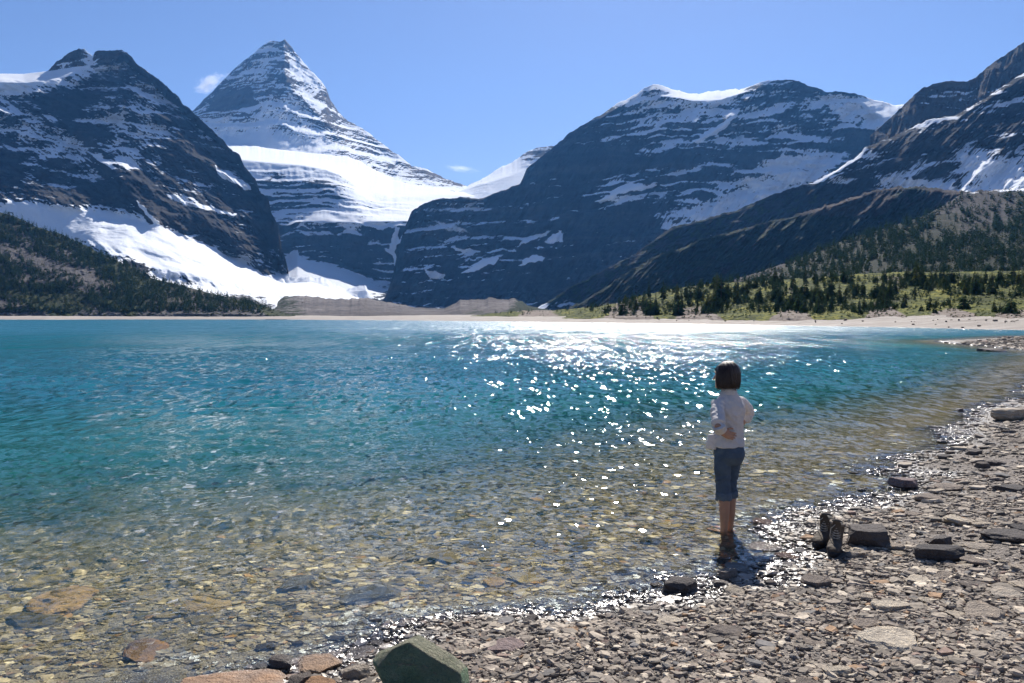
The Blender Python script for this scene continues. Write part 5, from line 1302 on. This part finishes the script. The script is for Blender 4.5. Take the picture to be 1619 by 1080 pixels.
def sh_disp(V):
    x, y, z = V[:, 0], V[:, 1], V[:, 2]
    folds = ridged(x * 9 + z * 7, z * 9 - y * 8 + 3, 3, 900) * .010 + fbm(x * 26 + z * 9, z * 20 + y * 20, 0, 3, 905) * .006
    hang = np.sin(np.arctan2(y, x) * 7 + 2 * np.sin(z * 9)) * .003 * sstep(1.15, .9, z)
    return folds * .75 + hang - .001


shirt = fuse('shirt', Sh, 0.0055, 7, sh_disp)
N = cloth_mat('white cotton shirt', (0.76, 0.72, 0.70), (0.84, 0.80, 0.78)); shirt.materials.append(N.m)
# turn part of the light through the thin cotton
t = N.t; pb = [n for n in t.nodes if n.type == 'BSDF_PRINCIPLED'][0]; tl = N.n('ShaderNodeBsdfTranslucent', {'Color': (0.72, 0.66, 0.63, 1)}); mxs = N.n('ShaderNodeMixShader', {0: .32, 1: pb.outputs[0], 2: tl.outputs[0]}); t.links.new(mxs.outputs[0], N.out.inputs[0])
# collar
Co = Lofts(); Co.loft([ring(c, (a, 0, 0), (0, b, 0), 24) for c, a, b in (((0, -.004, 1.358), .075, .070), ((-.002, -.004, 1.385), .070, .067), ((-.003, -.002, 1.412), .064, .064), ((-.003, 0, 1.418), .058, .058))])
collar = fuse('collar', Co, 0.005, 3)
# --- trousers rolled below the knee
Tr = Lofts()
Tr.loft([ring(c, (a, 0, 0), (0, b, 0), 28, 2.2) for c, a, b in (((0, 0, .905), .130, .104), ((0, -.002, .88), .135, .108), ((0, -.008, .83), .142, .122), ((0, -.012, .78), .140, .122), ((0, -.006, .73), .128, .106), ((0, 0, .70), .118, .094))])
for sx, fy in ((-1, 0.0), (1, 0.035)):
    x = .054 * sx
    Tr.tube([(x * 1.28, fy * .3 - .005, .80), (x * 1.22, fy * .6, .68), (x * 1.12, fy + .006, .56), (x * 1.05, fy + .006, .48), (x * 1.02, fy - .006, .40)], [.078, .075, .068, .064, .063], 20)
def tr_disp(V):
    x, y, z = V[:, 0], V[:, 1], V[:, 2]
    return (ridged(x * 8 + 2, z * 15 + y * 6, 3, 930) * .008 + fbm(x * 30, z * 30, y * 30 + .3, 3, 933) * .0035) * (.5 + .8 * sstep(.75, .5, z)) - .003
trou = fuse('trousers', Tr, 0.0055, 6, tr_disp)
N = cloth_mat('blue grey denim', (0.062, 0.088, 0.125), (0.085, 0.118, 0.16), 700.0); M_DENIM = N.m; trou.materials.append(M_DENIM)
cuffs = []
for sx, fy in ((-1, 0.0), (1, 0.035)):
    Cf = Lofts(); x = .054 * sx * 1.02
    Cf.loft([ring((x, fy - .004, z), (a, 0, 0), (0, a, 0), 22) for z, a in ((.372, .058), (.365, .065), (.385, .069), (.41, .070), (.432, .069), (.442, .065))])
    cuffs.append(fuse('trouser_cuff', Cf, 0.005, 3, lambda V: fbm(V[:, 0] * 24, V[:, 2] * 30, V[:, 1] * 24 + .2, 3, 940) * .009))
N = cloth_mat('faded denim turn-up', (0.085, 0.115, 0.155), (0.12, 0.155, 0.2), 700.0); M_CUFF = N.m
# --- bobbed hair
Hr = Lofts(); rg = []
for z, rs, rf, off in [(-.108, .078, .064, -.022), (-.100, .096, .082, -.020), (-.084, .104, .093, -.016), (-.07, .104, .102, -.012), (-.02, .101, .108, -.010), (.03, .097, .109, -.010), (.07, .088, .102, -.012), (.10, .073, .086, -.014), (.122, .051, .062, -.016), (.136, .03, .038, -.016), (.143, .012, .015, -.016)]:
    r_ = ring((0, 0, 0), hs * rs * 1.05, hf * rf * 1.06, 40)
    fwd = r_ @ (hf / np.linalg.norm(hf)); lim = .066 if z < .05 else .2          # the face stays open
    r_ = r_ - np.maximum(fwd - lim, 0)[:, None] * (hf / np.linalg.norm(hf)) * .9
    rg.append(r_ + hp(off, 0, z))
Hr.loft(rg)


def hr_disp(V):
    q = V - HC; a = np.arctan2(q @ hs, q @ hf); z = q[:, 2]
    return .0035 * np.sin(a * 46 + 5 * fbm(a * 4, z * 7, 0, 2, 950)) * sstep(.1, .0, z) + .004 * fbm(a * 9, z * 5, 0, 3, 955) + .012 * sstep(-.08, -.13, z) * fbm(a * 12, z * 2, 0, 3, 957)


hair = fuse('hair', Hr, 0.0045, 2, hr_disp)
N = NT('dark brown hair'); oc = N.n('ShaderNodeTexCoord').outputs['Object']
N.bsdf(N.mix(N.noise(N.vscale(oc, (60, 60, 6)), 1.0, 3, .6), (0.014, 0.009, 0.008, 1), (0.05, 0.03, 0.023, 1)), 0.5, N.bump(N.noise(N.vscale(oc, (220, 220, 10)), 1.0, 2, .5), 0.002, .6), 0.5)
hair.materials.append(N.m); M_HAIR = N.m
Hs = Lofts(); hrng = np.random.default_rng(3)
for _ in range(900):
    a = hrng.uniform(0, 6.283); ln = hrng.uniform(.5, 1.0)
    pts = []
    for z in np.linspace(hrng.uniform(-.02, .115), -.108 - hrng.uniform(-.03, .026), 6):
        k = np.interp(z, [-.16, -.138, -.07, .03, .07, .10, .122, .13], [.086, .098, .110, .104, .095, .079, .056, .041]) + hrng.uniform(.000, .004)
        aa = a + .12 * math.sin(z * 20 + a * 5)
        c_, s_ = math.cos(aa), math.sin(aa)
        if c_ * k > .07 and z < .05: c_ = .07 / k
        pts.append(hp(-.013 + c_ * k * .98, s_ * k * 1.0, z))
    Hs.tube(pts, [.0010, .0012, .0012, .0011, .0009, .0005], 4)
strands = Hs.mesh('hair_strands')

pw = ground_at(1152, 849)
px_, py_ = pw[0], pw[1]
gz_ = float(ground_z(np.array([px_]), np.array([py_]))[0])
person = link('person', body); person.location = (px_ - .01, py_, gz_ + .0); person.rotation_euler = (0, 0, R(30))
PS = 261.0 * np.linalg.norm(pw - np.array([0, 0, H])) / F / 1.655; person.scale = (PS * 1.07, PS * 1.07, PS)
tag(person, 'person with dark bobbed hair, white shirt and rolled blue trousers standing barefoot in the shallows with hands on hips', 'person')
person['label'] = 'barefoot person in white shirt and rolled blue trousers standing in the shallows'
for nm, me, mt in (('shirt', shirt, None), ('collar', collar, shirt.materials[0]), ('trousers', trou, None), ('trouser_cuff', cuffs[0], M_CUFF), ('trouser_cuff', cuffs[1], M_CUFF), ('hair', hair, None), ('hair_strands', strands, M_HAIR)):
    link(nm, me, mt, person)
for o in [person] + list(person.children): o.cycles.is_caustics_receiver = True

# --- hiking boots
def boot_mesh():
    Bt = Lofts()
    Bt.loft([ring((0, y, z), (a, 0, 0), (0, b, 0), 22, 2.4) for y, z, a, b in ((0, .03, .040, .055), (0, .07, .041, .056), (-.004, .11, .043, .056), (-.008, .15, .047, .058), (-.010, .185, .051, .060), (-.010, .20, .052, .060))])
    Bt.loft([ring((0, y, z), (a, 0, 0), (0, 0, h), 18, 2.5) for y, z, a, h in ((-.06, .055, .034, .03), (-.02, .06, .040, .038), (.04, .066, .044, .045), (.09, .058, .048, .036), (.135, .05, .049, .028), (.175, .045, .042, .022), (.2, .04, .026, .014))])
    return fuse('boot_upper', Bt, 0.0045, 4, lambda V: fbm(V[:, 0] * 30, V[:, 1] * 30, V[:, 2] * 30 + .3, 3, 970) * .003)


def boot_sole():
    So = Lofts(); n = 28; th = np.arange(n) * 2 * np.pi / n
    yy = .075 + .140 * np.cos(th); xx = .047 * np.sin(th) * (1 + .12 * np.cos(th) - .22 * np.exp(-((np.cos(th) + .25) / .35) ** 2))
    So.loft([np.stack([xx * s, .075 + (yy - .075) * s, 0 * th + z], -1) for z, s in ((0, .97), (.012, 1.0), (.026, 1.02), (.034, .99))])
    return So.mesh('sole')


N = NT('brown nubuck leather'); oc = N.n('ShaderNodeTexCoord').outputs['Object']; n1 = N.noise(oc, 14.0, 5, .65)
N.bsdf(N.ramp(n1, [(.3, (0.055, 0.043, 0.034)), (.7, (0.12, 0.095, 0.07))]), .8, N.bump(n1, .004, .6), .25); M_LEATHER = N.m
N = NT('black rubber and boot shade'); N.bsdf((0.02, 0.02, 0.022, 1), .7); M_RUB_SHADE = N.m  # rubber of the soles, also the painted shade in the boot openings
N = NT('grey padded lining'); N.bsdf((0.2, 0.165, 0.13, 1), .9); M_LIN = N.m
N = NT('pale boot lace'); N.bsdf((0.4, 0.36, 0.3, 1), .8); M_LACE = N.m
bu, bs = boot_mesh(), boot_sole()
Tg = Lofts(); Tg.loft([ring((0, y, z), (a, 0, 0), (0, .006, .004), 12) for y, z, a in ((.055, .105, .026), (.048, .14, .028), (.05, .18, .03), (.058, .215, .029), (.066, .23, .02))]); tongue = Tg.mesh('tongue')
Lc = Lofts()
for k in range(6):
    z = .10 + k * .017; y = .066 - k * .004
    Lc.tube([(-.028, y - .012, z), (0, y + .006, z + .006), (.028, y - .012, z + .012)], [.0026] * 3, 6); Lc.tube([(.028, y - .012, z), (0, y + .006, z + .006), (-.028, y - .012, z + .012)], [.0026] * 3, 6)
Lc.tube([(.01, .06, .2), (.035, .062, .17), (.04, .065, .12), (.03, .075, .09)], [.0026] * 4, 6)
laces = Lc.mesh('laces')
Pc = Lofts()
th = np.arange(25) * 2 * np.pi / 24
Pc.tube([(.047 * math.cos(a), -.010 + .056 * math.sin(a), .203 + .006 * math.sin(a + 2.2)) for a in th[:-1]] + [(.047, -.010, .203 + .006 * math.sin(2.2))], [.0095] * 25, 8)
pad = Pc.mesh('padded_collar')
Op = Lofts(); Op.loft([ring((0, -.010, z), (.040, 0, 0), (0, .048, 0), 18) for z in (.196, .2025)]); opn = Op.mesh('boot_opening_shade')  # black disc painted in place of the shaded hollow inside the boot
for (x, y, rz, lb) in ((1321, 873, R(152), 'nearer brown hiking boot of the pair with its toe towards the viewer'), (1304, 861, R(140), 'brown hiking boot half hidden behind the nearer boot')):
    p = ground_at(x, y)
    e = bpy.data.objects.new('hiking_boot', None); COL.objects.link(e); e.location = (p[0], p[1], p[2] + .012); e.rotation_euler = (R(2), R(-3), rz); e.scale = (1.18, 1.18, 1.18); e.empty_display_size = .1
    tag(e, lb, 'boot', 'pair of hiking boots')
    for nm, me, mt in (('upper', bu, M_LEATHER), ('sole', bs, M_RUB_SHADE), ('tongue', tongue, M_LEATHER), ('laces', laces, M_LACE), ('padded_collar', pad, M_LIN), ('boot_opening_shade', opn, M_RUB_SHADE)):
        link(nm, me, mt, e)
# ------------------------------------------------------------------ light, air, camera
w = bpy.data.worlds.new('World'); sc.world = w; w.use_nodes = True
nt = w.node_tree; bg = nt.nodes['Background']
sky = nt.nodes.new('ShaderNodeTexSky'); sky.sky_type = 'NISHITA'; sky.sun_disc = False
sky.sun_elevation = SUN_EL; sky.sun_rotation = SUN_AZ; sky.altitude = 2200; sky.air_density = 1.0; sky.dust_density = 1.0; sky.ozone_density = 5.0
hue = nt.nodes.new('ShaderNodeMix'); hue.data_type = 'RGBA'; hue.blend_type = 'MULTIPLY'; hue.inputs[0].default_value = 1.0; hue.inputs[7].default_value = (1.10, 0.98, 1.0, 1)
nt.links.new(sky.outputs[0], hue.inputs[6]); nt.links.new(hue.outputs[2], bg.inputs[0]); bg.inputs[1].default_value = 0.068
Ld = bpy.data.lights.new('sun', 'SUN'); Ld.energy = 5.0; Ld.angle = R(0.53); Ld.color = (1.0, 0.95, 0.87)
Ld.cycles.is_caustics_light = True
sun = bpy.data.objects.new('sun', Ld); COL.objects.link(sun)
sun.rotation_euler = Vector(SUN.tolist()).to_track_quat('Z', 'Y').to_euler(); sun.location = (40, 60, 90)

HZ = 4.0e-5
bm = bmesh.new(); bmesh.ops.create_cube(bm, size=1.0)
hm = bpy.data.meshes.new('haze'); bm.to_mesh(hm); bm.free()
N = NT('haze air'); pv = N.n('ShaderNodeVolumePrincipled', {'Color': (0.13, 0.41, 1.0, 1), 'Density': HZ, 'Anisotropy': 0.35})
N.t.links.new(pv.outputs[0], N.out.inputs[1])
hz = link('haze', hm, N.m); hz.scale = (9000, 7600, 1800); hz.location = (0, 2600, 900 - 14.0)
tag(hz, 'thin bluish air haze filling the valley', 'haze', kind='stuff')

# two small clouds beyond the mountains
def cloud(name, px, py, D, wpx, hpx, label, dens, seed):
    bm = bmesh.new(); bmesh.ops.create_icosphere(bm, subdivisions=5, radius=1.0)
    q = np.array([v.co for v in bm.verts]); q *= (1 + .25 * fbm(q[:, 0] * 2, q[:, 1] * 2, q[:, 2] * 2 + .3, 3, seed))[:, None]
    for v, c in zip(bm.verts, q): v.co = c.tolist()
    me = bpy.data.meshes.new(name); bm.to_mesh(me); bm.free()
    w_ = wpx * D / F / 2; h_ = hpx * D / F / 2
    N = NT(name + ' vapour'); oc = N.n('ShaderNodeTexCoord').outputs['Object']
    n1 = N.noise(N.vscale(oc, (1.6, 1.2, 1.3)), 1.0, 6, 0.68)
    r = N.n('ShaderNodeVectorMath', {0: oc}, operation='LENGTH').outputs['Value']
    f = N.maprange(N.math('SUBTRACT', n1, N.math('MULTIPLY', r, 0.30)), 0.28, 0.55, 0.0, dens)
    v = N.n('ShaderNodeVolumePrincipled', {'Color': (0.98, 0.98, 1, 1), 'Density': f, 'Anisotropy': 0.75})
    N.t.links.new(v.outputs[0], N.out.inputs[1]); N.m.cycles.volume_step_rate = 1.0
    o = link(name, me, N.m); o.location = P(px, py, D); o.scale = (w_, w_ * .6, h_); o.rotation_euler = (0, R(-18 if seed < 5 else 12), 0)
    tag(o, label, 'cloud', kind='stuff')


cloud('cloud', 330, 131, 8600, 66, 30, 'small white puff of cloud left of the pyramid peak', 0.014, 4)
cloud('cloud', 728, 266, 8600, 62, 14, 'thin faint wisp of cloud above the saddle', 0.005, 9)

cam = bpy.data.cameras.new('camera'); co = bpy.data.objects.new('camera', cam); COL.objects.link(co)
co.location = (0, 0, H); co.rotation_euler = (R(90) - PITCH, 0, 0); cam.sensor_width = 36; cam.lens = 36 * F / 1619
cam.clip_start = 0.1; cam.clip_end = 60000
sc.camera = co
sc.view_settings.view_transform = 'Standard'; sc.view_settings.look = 'None'; sc.view_settings.exposure = 0.72; sc.view_settings.gamma = 1
sc.render.engine = 'CYCLES'
cy = sc.cycles
cy.use_light_tree = False
cy.max_bounces = 8; cy.diffuse_bounces = 2; cy.glossy_bounces = 2; cy.transmission_bounces = 4; cy.transparent_max_bounces = 12; cy.volume_bounces = 0
cy.caustics_refractive = True; cy.caustics_reflective = False
cy.sample_clamp_indirect = 6.0
cy.use_denoising = True; cy.denoiser = 'OPENIMAGEDENOISE'; cy.denoising_input_passes = 'RGB_ALBEDO_NORMAL'; cy.denoising_prefilter = 'ACCURATE'; cy.use_adaptive_sampling = False
